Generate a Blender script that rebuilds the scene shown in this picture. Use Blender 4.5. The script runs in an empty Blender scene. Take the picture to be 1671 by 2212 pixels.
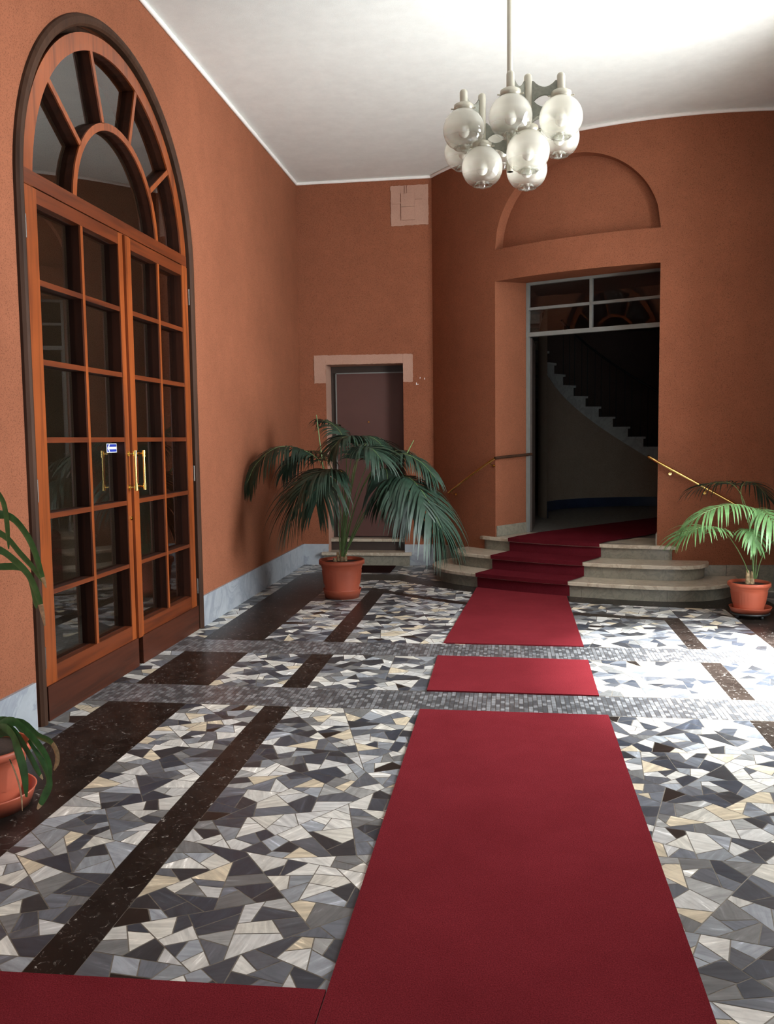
import bpy, math, random
from mathutils import Vector, Matrix
random.seed(7)
S = bpy.context.scene
COL = S.collection
PI = math.pi
def rad(d): return math.radians(d)

# ------------------------------------------------------------------ camera, world, lights, exposure
YAW, PITCH, ROLL, FPX, HC = -0.13934, -0.08298, -0.01251, 1892.3, 1.5
fw = Vector((math.sin(YAW)*math.cos(PITCH), math.cos(YAW)*math.cos(PITCH), math.sin(PITCH)))
r0 = fw.cross(Vector((0, 0, 1))).normalized(); u0 = r0.cross(fw)
rt = r0*math.cos(ROLL) + u0*math.sin(ROLL); up = -r0*math.sin(ROLL) + u0*math.cos(ROLL)
cam = bpy.data.cameras.new('camera'); camo = bpy.data.objects.new('camera', cam); COL.objects.link(camo)
camo.matrix_world = Matrix(((rt.x, up.x, -fw.x, 0), (rt.y, up.y, -fw.y, 0), (rt.z, up.z, -fw.z, HC), (0, 0, 0, 1)))
cam.sensor_fit = 'VERTICAL'; cam.sensor_height = 24.0; cam.lens = FPX*24.0/2212.0
cam.clip_start = 0.05
S.camera = camo
def at(px, py, Y):
    """a point of the place at distance Y, from its direction as surveyed on the photograph"""
    d = rt*(px-835.5) - up*(py-1106) + fw*FPX
    return Vector((0, 0, HC)) + d*(Y/d.y)

S.view_settings.view_transform = 'Standard'; S.view_settings.look = 'None'
S.view_settings.gamma = 1.0; S.view_settings.exposure = 0.0
W = bpy.data.worlds.new('world'); S.world = W; W.use_nodes = True
W.node_tree.nodes['Background'].inputs[0].default_value = (0.80, 0.92, 1.0, 1)
W.node_tree.nodes['Background'].inputs[1].default_value = 3.0
S.cycles.max_bounces = 8; S.cycles.diffuse_bounces = 5; S.cycles.glossy_bounces = 4
S.cycles.transmission_bounces = 6; S.cycles.transparent_max_bounces = 16
S.cycles.sample_clamp_indirect = 6.0; S.cycles.caustics_reflective = False; S.cycles.caustics_refractive = False
def area(name, loc, rot, sx, sy, power, colr, spread=180):
    l = bpy.data.lights.new(name, 'AREA'); l.shape = 'RECTANGLE'; l.size = sx; l.size_y = sy
    l.energy = power; l.color = colr; l.spread = rad(spread)
    o = bpy.data.objects.new(name, l); COL.objects.link(o); o.location = loc; o.rotation_euler = rot
    return o
# daylight standing in the open street doorway on the right; an added fill lamp shines from behind the camera
area('daylight_street_door', (3.55, 5.45, 2.75), (0, rad(90), 0), 2.9, 3.4, 760, (0.93, 0.97, 1.0))
area('fill_passage_end', (0.6, -2.9, 1.9), (rad(90), 0, 0), 2.6, 3.0, 24, (1.0, 0.93, 0.84))  # added fill, no such source in view
sun = bpy.data.lights.new('sun', 'SUN'); sun.energy = 64.0; sun.angle = rad(20); sun.color = (0.97, 0.99, 1.0)
suno = bpy.data.objects.new('sun', sun); COL.objects.link(suno)
suno.rotation_euler = Vector((-0.46, 0.03, -1.0)).to_track_quat('-Z', 'Y').to_euler()

# ------------------------------------------------------------------ materials
def newmat(name):
    m = bpy.data.materials.new(name); m.use_nodes = True
    nt = m.node_tree; b = nt.nodes['Principled BSDF']
    return m, nt, b
def node(nt, t, **kw):
    n = nt.nodes.new(t)
    for k, v in kw.items():
        if k.startswith('i_'): n.inputs[int(k[2:])].default_value = v
        else: setattr(n, k, v)
    return n
def ramp(nt, stops):
    n = nt.nodes.new('ShaderNodeValToRGB'); cr = n.color_ramp
    while len(cr.elements) < len(stops): cr.elements.new(0.5)
    for e, (p, c) in zip(cr.elements, stops):
        e.position = p; e.color = (c[0], c[1], c[2], 1)
    return n
def noise(nt, scale, detail=4, rough=0.55, vec=None, dist=0.0):
    n = nt.nodes.new('ShaderNodeTexNoise')
    n.inputs['Scale'].default_value = scale; n.inputs['Detail'].default_value = detail
    n.inputs['Roughness'].default_value = rough; n.inputs['Distortion'].default_value = dist
    if vec is not None: nt.links.new(vec, n.inputs['Vector'])
    return n
def gpos(nt, sc=(1, 1, 1), rot=(0, 0, 0)):
    g = nt.nodes.new('ShaderNodeNewGeometry'); m = nt.nodes.new('ShaderNodeMapping')
    m.inputs['Scale'].default_value = sc; m.inputs['Rotation'].default_value = rot
    nt.links.new(g.outputs['Position'], m.inputs['Vector'])
    return m.outputs['Vector']
def bump(nt, b, h, strength, dist=0.01):
    n = nt.nodes.new('ShaderNodeBump'); n.inputs['Strength'].default_value = strength; n.inputs['Distance'].default_value = dist
    nt.links.new(h, n.inputs['Height']); nt.links.new(n.outputs[0], b.inputs['Normal'])
def mixc(nt, fac, a, c, mode='MIX'):
    n = nt.nodes.new('ShaderNodeMix'); n.data_type = 'RGBA'; n.blend_type = mode
    for s, v in ((0, fac), (6, a), (7, c)):
        if isinstance(v, (int, float)): n.inputs[s].default_value = v
        elif isinstance(v, tuple): n.inputs[s].default_value = (v[0], v[1], v[2], 1)
        else: nt.links.new(v, n.inputs[s])
    return n.outputs[2]
def plain(name, c, rough=0.5, metal=0.0, var=0.12, scale=14, spec=0.5):
    m, nt, b = newmat(name)
    n = noise(nt, scale, vec=gpos(nt))
    r = ramp(nt, [(0.3, tuple(x*(1-var) for x in c)), (0.7, tuple(min(1, x*(1+var)) for x in c))])
    nt.links.new(n.outputs[0], r.inputs[0]); nt.links.new(r.outputs[0], b.inputs['Base Color'])
    b.inputs['Roughness'].default_value = rough; b.inputs['Metallic'].default_value = metal
    b.inputs['Specular IOR Level'].default_value = spec
    return m
def plaster(name, c, var=0.10, gran=0.62):
    m, nt, b = newmat(name); v = gpos(nt)
    n1 = noise(nt, 0.9, 5, 0.6, v); n2 = noise(nt, 150, 3, 0.75, v); n3 = noise(nt, 6, 5, 0.7, v)
    r1 = ramp(nt, [(0.3, tuple(x*(1-var) for x in c)), (0.7, tuple(x*(1+var) for x in c))])
    nt.links.new(n1.outputs[0], r1.inputs[0])
    r2 = ramp(nt, [(0.28, (1-gran, 1-gran, 1-gran)), (0.5, (1, 1, 1)), (0.8, (1.0, 1.0, 1.0))])
    nt.links.new(n2.outputs[0], r2.inputs[0])
    r3 = ramp(nt, [(0.35, (0.93, 0.93, 0.93)), (0.65, (1, 1, 1))]); nt.links.new(n3.outputs[0], r3.inputs[0])
    a = mixc(nt, 1.0, r1.outputs[0], r2.outputs[0], 'MULTIPLY'); a = mixc(nt, 1.0, a, r3.outputs[0], 'MULTIPLY')
    nt.links.new(a, b.inputs['Base Color']); b.inputs['Roughness'].default_value = 0.9
    b.inputs['Specular IOR Level'].default_value = 0.05
    bump(nt, b, n2.outputs[0], 0.35, 0.004)
    return m
def marble(name, c, vein, scale=3.0, rough=0.3, joint=None, amt=0.6):
    m, nt, b = newmat(name); v = gpos(nt)
    n1 = noise(nt, scale, 8, 0.62, v, 1.2)
    r1 = ramp(nt, [(0.40, c), (0.49, tuple(x*(1-amt)+y*amt for x, y in zip(c, vein))), (0.53, c), (0.75, tuple(x*0.9 for x in c))])
    nt.links.new(n1.outputs[0], r1.inputs[0])
    n2 = noise(nt, scale*6, 4, 0.6, v); r2 = ramp(nt, [(0.3, (0.86, 0.86, 0.86)), (0.7, (1, 1, 1))]); nt.links.new(n2.outputs[0], r2.inputs[0])
    a = mixc(nt, 1.0, r1.outputs[0], r2.outputs[0], 'MULTIPLY')
    nt.links.new(a, b.inputs['Base Color']); b.inputs['Roughness'].default_value = rough
    return m
def wood(name, c1, c2, axis='z', rough=0.33, spec=0.5):
    m, nt, b = newmat(name)
    sc = {'z': (22, 22, 1.2), 'y': (22, 1.2, 22)}[axis]
    n1 = noise(nt, 1.0, 7, 0.6, gpos(nt, sc), 0.6)
    r = ramp(nt, [(0.25, c2), (0.5, c1), (0.62, tuple(x*1.15 for x in c1)), (0.8, c2)])
    nt.links.new(n1.outputs[0], r.inputs[0])
    n2 = noise(nt, 1.3, 3, 0.5, gpos(nt)); r2 = ramp(nt, [(0.3, (0.75, 0.72, 0.7)), (0.7, (1.1, 1.1, 1.1))]); nt.links.new(n2.outputs[0], r2.inputs[0])
    nt.links.new(mixc(nt, 1.0, r.outputs[0], r2.outputs[0], 'MULTIPLY'), b.inputs['Base Color'])
    b.inputs['Roughness'].default_value = rough; b.inputs['Specular IOR Level'].default_value = spec; b.inputs['Coat Weight'].default_value = 0.15*(spec > 0.3); b.inputs['Coat Roughness'].default_value = 0.2
    bump(nt, b, n1.outputs[0], 0.06, 0.002)
    return m
def carpetmat(name, c):
    m, nt, b = newmat(name); v = gpos(nt)
    n1 = noise(nt, 230, 3, 0.85, v); n2 = noise(nt, 2.6, 6, 0.65, v)
    r1 = ramp(nt, [(0.28, tuple(x*0.52 for x in c)), (0.72, tuple(x*1.5 for x in c))]); nt.links.new(n1.outputs[0], r1.inputs[0])
    r2 = ramp(nt, [(0.3, (0.86, 0.84, 0.84)), (0.7, (1.06, 1.06, 1.06))]); nt.links.new(n2.outputs[0], r2.inputs[0])
    nt.links.new(mixc(nt, 1.0, r1.outputs[0], r2.outputs[0], 'MULTIPLY'), b.inputs['Base Color'])
    b.inputs['Roughness'].default_value = 0.95; b.inputs['Specular IOR Level'].default_value = 0.0
    bump(nt, b, n1.outputs[0], 0.5, 0.004)
    return m
def schlick(nt, f0):
    lw = node(nt, 'ShaderNodeLayerWeight'); lw.inputs[0].default_value = 0.5
    p = node(nt, 'ShaderNodeMath'); p.operation = 'POWER'; p.inputs[1].default_value = 5.0; nt.links.new(lw.outputs['Facing'], p.inputs[0])
    q = node(nt, 'ShaderNodeMath'); q.operation = 'MULTIPLY_ADD'; q.inputs[1].default_value = 1-f0; q.inputs[2].default_value = f0
    nt.links.new(p.outputs[0], q.inputs[0]); return q.outputs[0]
def glassmat(name, tint=(1, 1, 1), rough=0.0, ior=1.5):
    m = bpy.data.materials.new(name); m.use_nodes = True; nt = m.node_tree; nt.nodes.clear()
    out = node(nt, 'ShaderNodeOutputMaterial'); mix = node(nt, 'ShaderNodeMixShader')
    tr = node(nt, 'ShaderNodeBsdfTransparent'); tr.inputs[0].default_value = (*tint, 1)
    gl = node(nt, 'ShaderNodeBsdfGlossy'); gl.inputs['Roughness'].default_value = rough
    nt.links.new(schlick(nt, ((ior-1)/(ior+1))**2*1.6), mix.inputs[0]); nt.links.new(tr.outputs[0], mix.inputs[1]); nt.links.new(gl.outputs[0], mix.inputs[2])
    nt.links.new(mix.outputs[0], out.inputs[0])
    return m
def metal(name, c, rough, var=0.08):
    return plain(name, c, rough, 1.0, var, 9)

M = {}
M['wall'] = plaster('terracotta_plaster', (0.262, 0.096, 0.051))
M['wall_raw'] = plaster('pink_raw_plaster', (0.42, 0.25, 0.185), 0.06, 0.25)
M['ceiling'] = plaster('white_ceiling_paint', (0.775, 0.80, 0.765), 0.015, 0.03)
M['cornice'] = plain('white_cornice', (0.86, 0.84, 0.80), 0.5, 0, 0.03)
M['skirt'] = marble('pale_grey_marble', (0.36, 0.385, 0.41), (0.18, 0.20, 0.24), 2.2, 0.3)
M['tread'] = marble('cream_marble', (0.50, 0.43, 0.33), (0.24, 0.17, 0.11), 4.5, 0.28, amt=0.5)
M['riser'] = marble('grey_green_marble', (0.24, 0.22, 0.17), (0.14, 0.13, 0.10), 7, 0.32)
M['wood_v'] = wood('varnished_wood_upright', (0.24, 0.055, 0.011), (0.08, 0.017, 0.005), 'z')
M['wood_h'] = wood('varnished_wood_rail', (0.125, 0.027, 0.007), (0.04, 0.009, 0.004), 'y')  # darker copy of the door wood, weaker light put into the colour
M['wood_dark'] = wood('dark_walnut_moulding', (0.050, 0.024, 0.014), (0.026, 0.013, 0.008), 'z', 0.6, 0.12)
M['wood_shade'] = wood('shaded_bar_wood', (0.040, 0.011, 0.005), (0.015, 0.006, 0.003), 'z', 0.5, 0.15)  # shade on the sides of the bars, put into a near-black wood colour
M['kick'] = wood('dimmed_wood_kickboard', (0.055, 0.015, 0.007), (0.022, 0.008, 0.004), 'y', 0.5, 0.2)  # same wood darker still, the dim light near the floor painted in
M['glass'] = glassmat('door_glass', (0.80, 0.82, 0.81), 0.0, 2.15)
M['glass_thin'] = glassmat('thin_transom_glass', (0.9, 0.9, 0.9), 0.0, 1.4)
M['brass'] = metal('polished_brass', (0.86, 0.60, 0.20), 0.16)
M['iron'] = metal('dark_iron', (0.12, 0.11, 0.10), 0.45)
M['greymetal'] = plain('grey_painted_metal', (0.20, 0.21, 0.195), 0.45, 0.0, 0.06)
M['chmetal'] = plain('satin_beige_metal', (0.46, 0.43, 0.35), 0.35, 0.35, 0.05)
M['plate'] = plain('grey_green_cast_metal', (0.22, 0.22, 0.18), 0.45, 0.4, 0.15, 60)
M['carpet'] = carpetmat('red_carpet_pile', (0.150, 0.018, 0.023))
M['carpet_stair'] = carpetmat('dark_red_stair_carpet', (0.10, 0.011, 0.016))
M['mat'] = carpetmat('dark_doormat', (0.02, 0.010, 0.009))
M['door_red'] = plain('brown_red_door_panel', (0.078, 0.030, 0.023), 0.6, 0, 0.06, 3)
M['door_dark'] = plain('dark_door_frame_paint', (0.035, 0.022, 0.016), 0.5)
M['terracotta'] = plain('terracotta_plastic', (0.43, 0.095, 0.048), 0.5, 0, 0.07, 8)
M['soil'] = plain('potting_soil', (0.035, 0.020, 0.013), 0.95, 0, 0.5, 90)
M['stemg'] = plain('green_palm_stem', (0.11, 0.19, 0.06), 0.45, 0, 0.2, 20)
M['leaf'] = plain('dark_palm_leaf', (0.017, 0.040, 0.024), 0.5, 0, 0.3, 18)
M['leaf_lit'] = plain('lit_palm_leaf', (0.115, 0.235, 0.085), 0.42, 0, 0.25, 18)  # lit copy of the palm leaf, strong daylight put into the colour
M['strap'] = plain('strap_leaf_green', (0.050, 0.12, 0.038), 0.36, 0, 0.3, 25)
M['dry'] = plain('dry_brown_leaf', (0.55, 0.40, 0.24), 0.8, 0, 0.3, 60)
M['trunk'] = plain('fibrous_palm_base', (0.42, 0.30, 0.17), 0.85, 0, 0.45, 50)
M['black'] = plain('black_plastic', (0.012, 0.012, 0.012), 0.5)
M['hall_wall'] = plaster('brown_hall_plaster', (0.42, 0.33, 0.25))
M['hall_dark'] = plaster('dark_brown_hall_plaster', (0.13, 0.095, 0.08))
M['hall_floor'] = plain('dark_hall_mosaic', (0.13, 0.12, 0.105), 0.4, 0, 0.6, 25)
M['hall_blue'] = plain('dark_blue_skirting', (0.03, 0.045, 0.09), 0.35, 0, 0.3, 3)
M['string'] = marble('grey_white_stair_stone', (0.60, 0.62, 0.58), (0.4, 0.4, 0.4), 3, 0.4)
M['blue'] = plain('blue_sticker', (0.01, 0.03, 0.30), 0.4, 0, 0.02)
M['whitep'] = plain('white_print', (0.85, 0.87, 0.88), 0.4, 0, 0.01)
M['pave'] = plain('street_paving', (0.45, 0.43, 0.40), 0.8, 0, 0.15, 3)
for k in ('leaf', 'leaf_lit', 'strap'):
    m = M[k]; nt = m.node_tree; b = nt.nodes['Principled BSDF']; out = nt.nodes['Material Output']
    tl = node(nt, 'ShaderNodeBsdfTranslucent'); mx = node(nt, 'ShaderNodeMixShader'); mx.inputs[0].default_value = 0.16
    src = b.inputs['Base Color'].links[0].from_socket
    nt.links.new(src, tl.inputs[0]); nt.links.new(b.outputs[0], mx.inputs[1]); nt.links.new(tl.outputs[0], mx.inputs[2]); nt.links.new(mx.outputs[0], out.inputs[0])

def mosaic_mat():
    m, nt, b = newmat('broken_marble_mosaic')
    a = node(nt, 'ShaderNodeAttribute'); a.attribute_name = 'Tile'
    g = node(nt, 'ShaderNodeNewGeometry'); c2 = node(nt, 'ShaderNodeAttribute'); c2.attribute_name = 'Turn'
    rot = node(nt, 'ShaderNodeVectorRotate'); rot.rotation_type = 'Z_AXIS'
    nt.links.new(g.outputs['Position'], rot.inputs['Vector']); nt.links.new(c2.outputs['Fac'], rot.inputs['Angle'])
    mp = node(nt, 'ShaderNodeMapping'); mp.inputs['Scale'].default_value = (5, 38, 1); nt.links.new(rot.outputs[0], mp.inputs['Vector'])
    n1 = noise(nt, 1.0, 5, 0.6, mp.outputs[0], 0.5)
    r1 = ramp(nt, [(0.25, (0.62, 0.62, 0.63)), (0.5, (0.97, 0.97, 0.97)), (0.62, (1.12, 1.12, 1.12)), (0.70, (1.9, 1.9, 1.95)), (0.8, (1.1, 1.1, 1.1))])
    nt.links.new(n1.outputs[0], r1.inputs[0])
    col = mixc(nt, 1.0, a.outputs['Color'], r1.outputs[0], 'MULTIPLY')
    n2 = noise(nt, 14, 6, 0.6, g.outputs['Position'], 1.5)
    r2 = ramp(nt, [(0.3, (0.85, 0.85, 0.84)), (0.6, (1, 1, 1))]); nt.links.new(n2.outputs[0], r2.inputs[0])
    nt.links.new(mixc(nt, 1.0, col, r2.outputs[0], 'MULTIPLY'), b.inputs['Base Color'])
    n3 = noise(nt, 3, 4, 0.6, g.outputs['Position']); mr = node(nt, 'ShaderNodeMapRange')
    mr.inputs[3].default_value = 0.22; mr.inputs[4].default_value = 0.42; b.inputs['Specular IOR Level'].default_value = 0.38
    nt.links.new(n3.outputs[0], mr.inputs[0]); nt.links.new(mr.outputs[0], b.inputs['Roughness'])
    return m
def breccia_mat():
    m, nt, b = newmat('dark_breccia_marble'); a = node(nt, 'ShaderNodeAttribute'); a.attribute_name = 'Tile'
    v = gpos(nt)
    n1 = noise(nt, 17, 4, 0.65, v, 2.6)
    r1 = ramp(nt, [(0.0, (0.0, 0.0, 0.0)), (0.60, (0.0, 0.0, 0.0)), (0.612, (0.10, 0.09, 0.08)), (0.63, (0.004, 0.003, 0.002)), (0.655, (0.0, 0.0, 0.0)), (0.67, (0.34, 0.33, 0.30))])
    nt.links.new(n1.outputs[0], r1.inputs[0])
    nt.links.new(mixc(nt, 1.0, a.outputs['Color'], r1.outputs[0], 'ADD'), b.inputs['Base Color'])
    b.inputs['Roughness'].default_value = 0.30; b.inputs['Specular IOR Level'].default_value = 0.15
    return m
def tessera_mat():
    m, nt, b = newmat('small_grey_tesserae')
    br = node(nt, 'ShaderNodeTexBrick'); br.offset = 0.5; br.squash = 1.0
    nt.links.new(gpos(nt, (1, 1, 1), (0, 0, rad(90))), br.inputs['Vector'])
    br.inputs['Color1'].default_value = (0.07, 0.073, 0.078, 1); br.inputs['Color2'].default_value = (0.30, 0.31, 0.32, 1)
    br.inputs['Mortar'].default_value = (0.05, 0.045, 0.04, 1); br.inputs['Scale'].default_value = 1.0
    br.inputs['Mortar Size'].default_value = 0.0022; br.inputs['Brick Width'].default_value = 0.046; br.inputs['Row Height'].default_value = 0.026
    br.inputs['Bias'].default_value = -0.25
    n = noise(nt, 45, 5, 0.6, gpos(nt)); r = ramp(nt, [(0.3, (0.7, 0.7, 0.7)), (0.7, (1.25, 1.25, 1.25))]); nt.links.new(n.outputs[0], r.inputs[0])
    nt.links.new(mixc(nt, 1.0, br.outputs[0], r.outputs[0], 'MULTIPLY'), b.inputs['Base Color']); b.inputs['Roughness'].default_value = 0.3
    return m
M['mosaic'] = mosaic_mat(); M['breccia'] = breccia_mat(); M['tessera'] = tessera_mat()
M['grout'] = plain('brown_grey_grout', (0.17, 0.15, 0.12), 0.8, 0, 0.3, 30)
def globe_mat():
    # frosted white glass at the top shading into clear glass at the bottom of each globe
    m = bpy.data.materials.new('graded_white_to_clear_glass'); m.use_nodes = True; nt = m.node_tree; nt.nodes.clear()
    out = node(nt, 'ShaderNodeOutputMaterial')
    tc = node(nt, 'ShaderNodeTexCoord'); sp = node(nt, 'ShaderNodeSeparateXYZ'); nt.links.new(tc.outputs['Object'], sp.inputs[0])
    at_ = node(nt, 'ShaderNodeAttribute'); at_.attribute_name = 'White'
    tr = node(nt, 'ShaderNodeBsdfTransparent'); tr.inputs[0].default_value = (0.96, 0.96, 0.94, 1)
    gl = node(nt, 'ShaderNodeBsdfGlossy'); gl.inputs['Roughness'].default_value = 0.03
    df = node(nt, 'ShaderNodeBsdfDiffuse'); df.inputs[0].default_value = (0.70, 0.68, 0.61, 1)
    tl = node(nt, 'ShaderNodeBsdfTranslucent'); tl.inputs[0].default_value = (0.80, 0.78, 0.70, 1)
    m1 = node(nt, 'ShaderNodeMixShader'); m1.inputs[0].default_value = 0.55
    nt.links.new(df.outputs[0], m1.inputs[1]); nt.links.new(tl.outputs[0], m1.inputs[2])
    m2 = node(nt, 'ShaderNodeMixShader'); nt.links.new(at_.outputs['Fac'], m2.inputs[0])
    nt.links.new(tr.outputs[0], m2.inputs[1]); nt.links.new(m1.outputs[0], m2.inputs[2])
    m3 = node(nt, 'ShaderNodeMixShader'); nt.links.new(schlick(nt, 0.05), m3.inputs[0])
    nt.links.new(m2.outputs[0], m3.inputs[1]); nt.links.new(gl.outputs[0], m3.inputs[2]); nt.links.new(m3.outputs[0], out.inputs[0])
    return m
M['globe'] = globe_mat()
M['bulb'] = plain('white_bulb_glass', (0.85, 0.84, 0.78), 0.25, 0, 0.02)
M['clear'] = glassmat('clear_rim_glass', (0.93, 0.94, 0.92), 0.02, 1.6)

# ------------------------------------------------------------------ mesh helpers
ORG = {}
class MB:
    def __init__(s): s.v = []; s.f = []; s.sm = []; s.mi = []
    def add(s, vs, fs, smooth=False, mi=0):
        o = len(s.v); s.v += [tuple(p) for p in vs]
        for f in fs: s.f.append([o+i for i in f]); s.sm.append(smooth); s.mi.append(mi)
        return s
    def box(s, x0, x1, y0, y1, z0, z1, mi=0):
        v = [(x, y, z) for x in (x0, x1) for y in (y0, y1) for z in (z0, z1)]
        return s.add(v, [(0, 1, 3, 2), (4, 6, 7, 5), (0, 4, 5, 1), (2, 3, 7, 6), (0, 2, 6, 4), (1, 5, 7, 3)], mi=mi)
    def bar(s, a, b, w, h, upv=(0, 0, 1)):
        a = Vector(a); b = Vector(b); d = (b-a).normalized(); u = Vector(upv); sd = d.cross(u).normalized(); u = sd.cross(d)
        v = [p+sd*i*w/2+u*j*h/2 for p in (a, b) for i, j in ((-1, -1), (1, -1), (1, 1), (-1, 1))]
        return s.add(v, [(3, 2, 1, 0), (4, 5, 6, 7), (0, 1, 5, 4), (1, 2, 6, 5), (2, 3, 7, 6), (3, 0, 4, 7)])
    def tube(s, pts, rr, n=12, cap=True):
        pts = [Vector(p) for p in pts]
        if not isinstance(rr, (list, tuple)): rr = [rr]*len(pts)
        vs = []; ref = None
        for i, p in enumerate(pts):
            t = (pts[min(i+1, len(pts)-1)]-pts[max(i-1, 0)]).normalized()
            if ref is None: ref = Vector((0, 0, 1)).cross(t); ref = ref if ref.length > 0.05 else Vector((1, 0, 0))
            ref = (ref - t*ref.dot(t)).normalized(); bn = t.cross(ref)
            vs += [p+(ref*math.cos(2*PI*k/n)+bn*math.sin(2*PI*k/n))*rr[i] for k in range(n)]
        fs = [(i*n+k, i*n+(k+1) % n, (i+1)*n+(k+1) % n, (i+1)*n+k) for i in range(len(pts)-1) for k in range(n)]
        s.add(vs, fs, True)
        if cap: s.add(vs[:n][::-1], [tuple(range(n))]); s.add(vs[-n:], [tuple(range(n))])
        return s
    def lathe(s, prof, c, n=32, rib=None, smooth=True):
        vs = []
        for j, (r, z) in enumerate(prof):
            for k in range(n):
                q = r if rib is None else r+rib(j, k)
                vs.append((c[0]+q*math.cos(2*PI*k/n), c[1]+q*math.sin(2*PI*k/n), c[2]+z))
        fs = [(j*n+k, j*n+(k+1) % n, (j+1)*n+(k+1) % n, (j+1)*n+k) for j in range(len(prof)-1) for k in range(n)]
        s.add(vs, fs, smooth)
        if prof[0][0] > 1e-6: s.add(vs[:n][::-1], [tuple(range(n))])
        if prof[-1][0] > 1e-6: s.add(vs[-n:], [tuple(range(n))])
        return s
    def strip(s, A, B, smooth=False):
        n = len(A); return s.add(list(A)+list(B), [(i, i+1, n+i+1, n+i) for i in range(n-1)], smooth)
    def build(s, name, mats, parent=None, kind=None):
        me = bpy.data.meshes.new(name)
        og = ORG.get(parent.name, Vector((0, 0, 0))) if parent is not None else Vector((0, 0, 0))
        me.from_pydata([tuple(Vector(p)-og) for p in s.v], [], s.f); me.validate()
        mats = mats if isinstance(mats, (list, tuple)) else [mats]
        for m in mats: me.materials.append(m if not isinstance(m, str) else M[m])
        if len(me.polygons) == len(s.sm):
            me.polygons.foreach_set('use_smooth', s.sm); me.polygons.foreach_set('material_index', s.mi)
        o = bpy.data.objects.new(name, me); COL.objects.link(o)
        if parent is not None: o.parent = parent; ORG[o.name] = og
        if kind: o['kind'] = kind
        return o
def thing(name, label, cat, loc=(0, 0, 0), group=None, kind=None):
    o = bpy.data.objects.new(name, None); COL.objects.link(o); o.location = loc; o.empty_display_size = 0.1
    if label: o['label'] = label
    if cat: o['category'] = cat
    if group: o['group'] = group
    if kind: o['kind'] = kind
    ORG[o.name] = Vector(loc); return o
def tag(o, label, cat, group=None):
    o['label'] = label; o['category'] = cat
    if group: o['group'] = group
    return o
def frange(a, b, n): return [a+(b-a)*i/(n-1) for i in range(n)]
def wallmesh(fn, segs, smooth=False):
    """fn(s,z)->point; segs = (s0,s1,n,[(lo,hi),...]) with lo/hi numbers or functions of s"""
    mb = MB(); ev = lambda q, s_: q(s_) if callable(q) else q
    for s0, s1, n, iv in segs:
        ss = frange(s0, s1, n)
        for lo, hi in iv: mb.strip([fn(a, ev(lo, a)) for a in ss], [fn(a, ev(hi, a)) for a in ss], smooth)
    return mb

# ------------------------------------------------------------------ the room
XL, XR, YF, YB, H = -2.475, 2.53, 10.291, -3.0, 4.5
CX, CY, CR = 2.0045, 12.2073, 3.464
def cp(a, r=CR, z=0.0): return (CX+r*math.cos(rad(a)), CY+r*math.sin(rad(a)), z)
A0 = math.degrees(math.asin((YF-CY)/CR)); A0 = -180-A0        # where the round wall meets the far wall
A1 = math.degrees(math.acos((XR-CX)/CR)); A1 = -A1            # where it meets the right wall
DA0, DA1 = -128.45, -99.62                                     # big doorway jambs
# floor: broken marble mosaic
tiles = []
def area2(p): return 0.5*sum(p[i][0]*p[(i+1) % len(p)][1]-p[(i+1) % len(p)][0]*p[i][1] for i in range(len(p)))
def clip(p, n, d):
    out = []
    for i in range(len(p)):
        a, b = p[i], p[(i+1) % len(p)]; da = a[0]*n[0]+a[1]*n[1]-d; db = b[0]*n[0]+b[1]*n[1]-d
        if da <= 0: out.append(a)
        if (da < 0 < db) or (db < 0 < da):
            t = da/(da-db); out.append((a[0]+(b[0]-a[0])*t, a[1]+(b[1]-a[1])*t))
    return out
def cut(p, amax, out):
    A = abs(area2(p))
    if A < amax*random.uniform(0.55, 1.35) or len(p) < 3: out.append(p); return
    cx = sum(q[0] for q in p)/len(p); cy = sum(q[1] for q in p)/len(p)
    L = max(((p[i][0]-p[j][0])**2+(p[i][1]-p[j][1])**2, i, j) for i in range(len(p)) for j in range(i))
    best = None
    for tr_ in range(7):
        ang = math.atan2(p[L[1]][1]-p[L[2]][1], p[L[1]][0]-p[L[2]][0])+random.gauss(0, 0.24)
        n = (math.cos(ang), math.sin(ang)); k = math.sqrt(L[0])*random.uniform(-0.13, 0.13)
        d = cx*n[0]+cy*n[1]+k; qa, qb = clip(p, n, d), clip(p, (-n[0], -n[1]), -d)
        sc = sum((2 if len(q) < 4 else 0)+(1 if len(q) > 5 else 0)+2*sum(1 for i in range(len(q)) if math.hypot(q[i][0]-q[i-1][0], q[i][1]-q[i-1][1]) < .03) for q in (qa, qb))
        if best is None or sc < best[0]: best = (sc, qa, qb)
        if sc == 0: break
    for q in best[1:]:
        if len(q) >= 3 and abs(area2(q)) > 1e-5: cut(q, amax, out)
def inset(p, g):
    if area2(p) < 0: p = p[::-1]
    q = p
    for i in range(len(p)):
        a, b = p[i], p[(i+1) % len(p)]; ex, ey = b[0]-a[0], b[1]-a[1]; l = math.hypot(ex, ey)
        if l < 1e-6: continue
        n = (ey/l, -ex/l); q = clip(q, n, a[0]*n[0]+a[1]*n[1]-g)
        if len(q) < 3: return []
    return q
WHT = [(0.62, 0.60, 0.53), (0.66, 0.65, 0.60), (0.60, 0.52, 0.38), (0.55, 0.55, 0.53), (0.63, 0.62, 0.57), (0.58, 0.58, 0.55)]
LGT = [(0.31, 0.335, 0.36), (0.25, 0.27, 0.285), (0.34, 0.345, 0.33)]
MID = [(0.135, 0.148, 0.168), (0.105, 0.112, 0.124), (0.165, 0.168, 0.165)]
DRK = [(0.042, 0.049, 0.062), (0.055, 0.061, 0.072), (0.036, 0.038, 0.042)]
BLK = [(0.018, 0.014, 0.012)]
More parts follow.
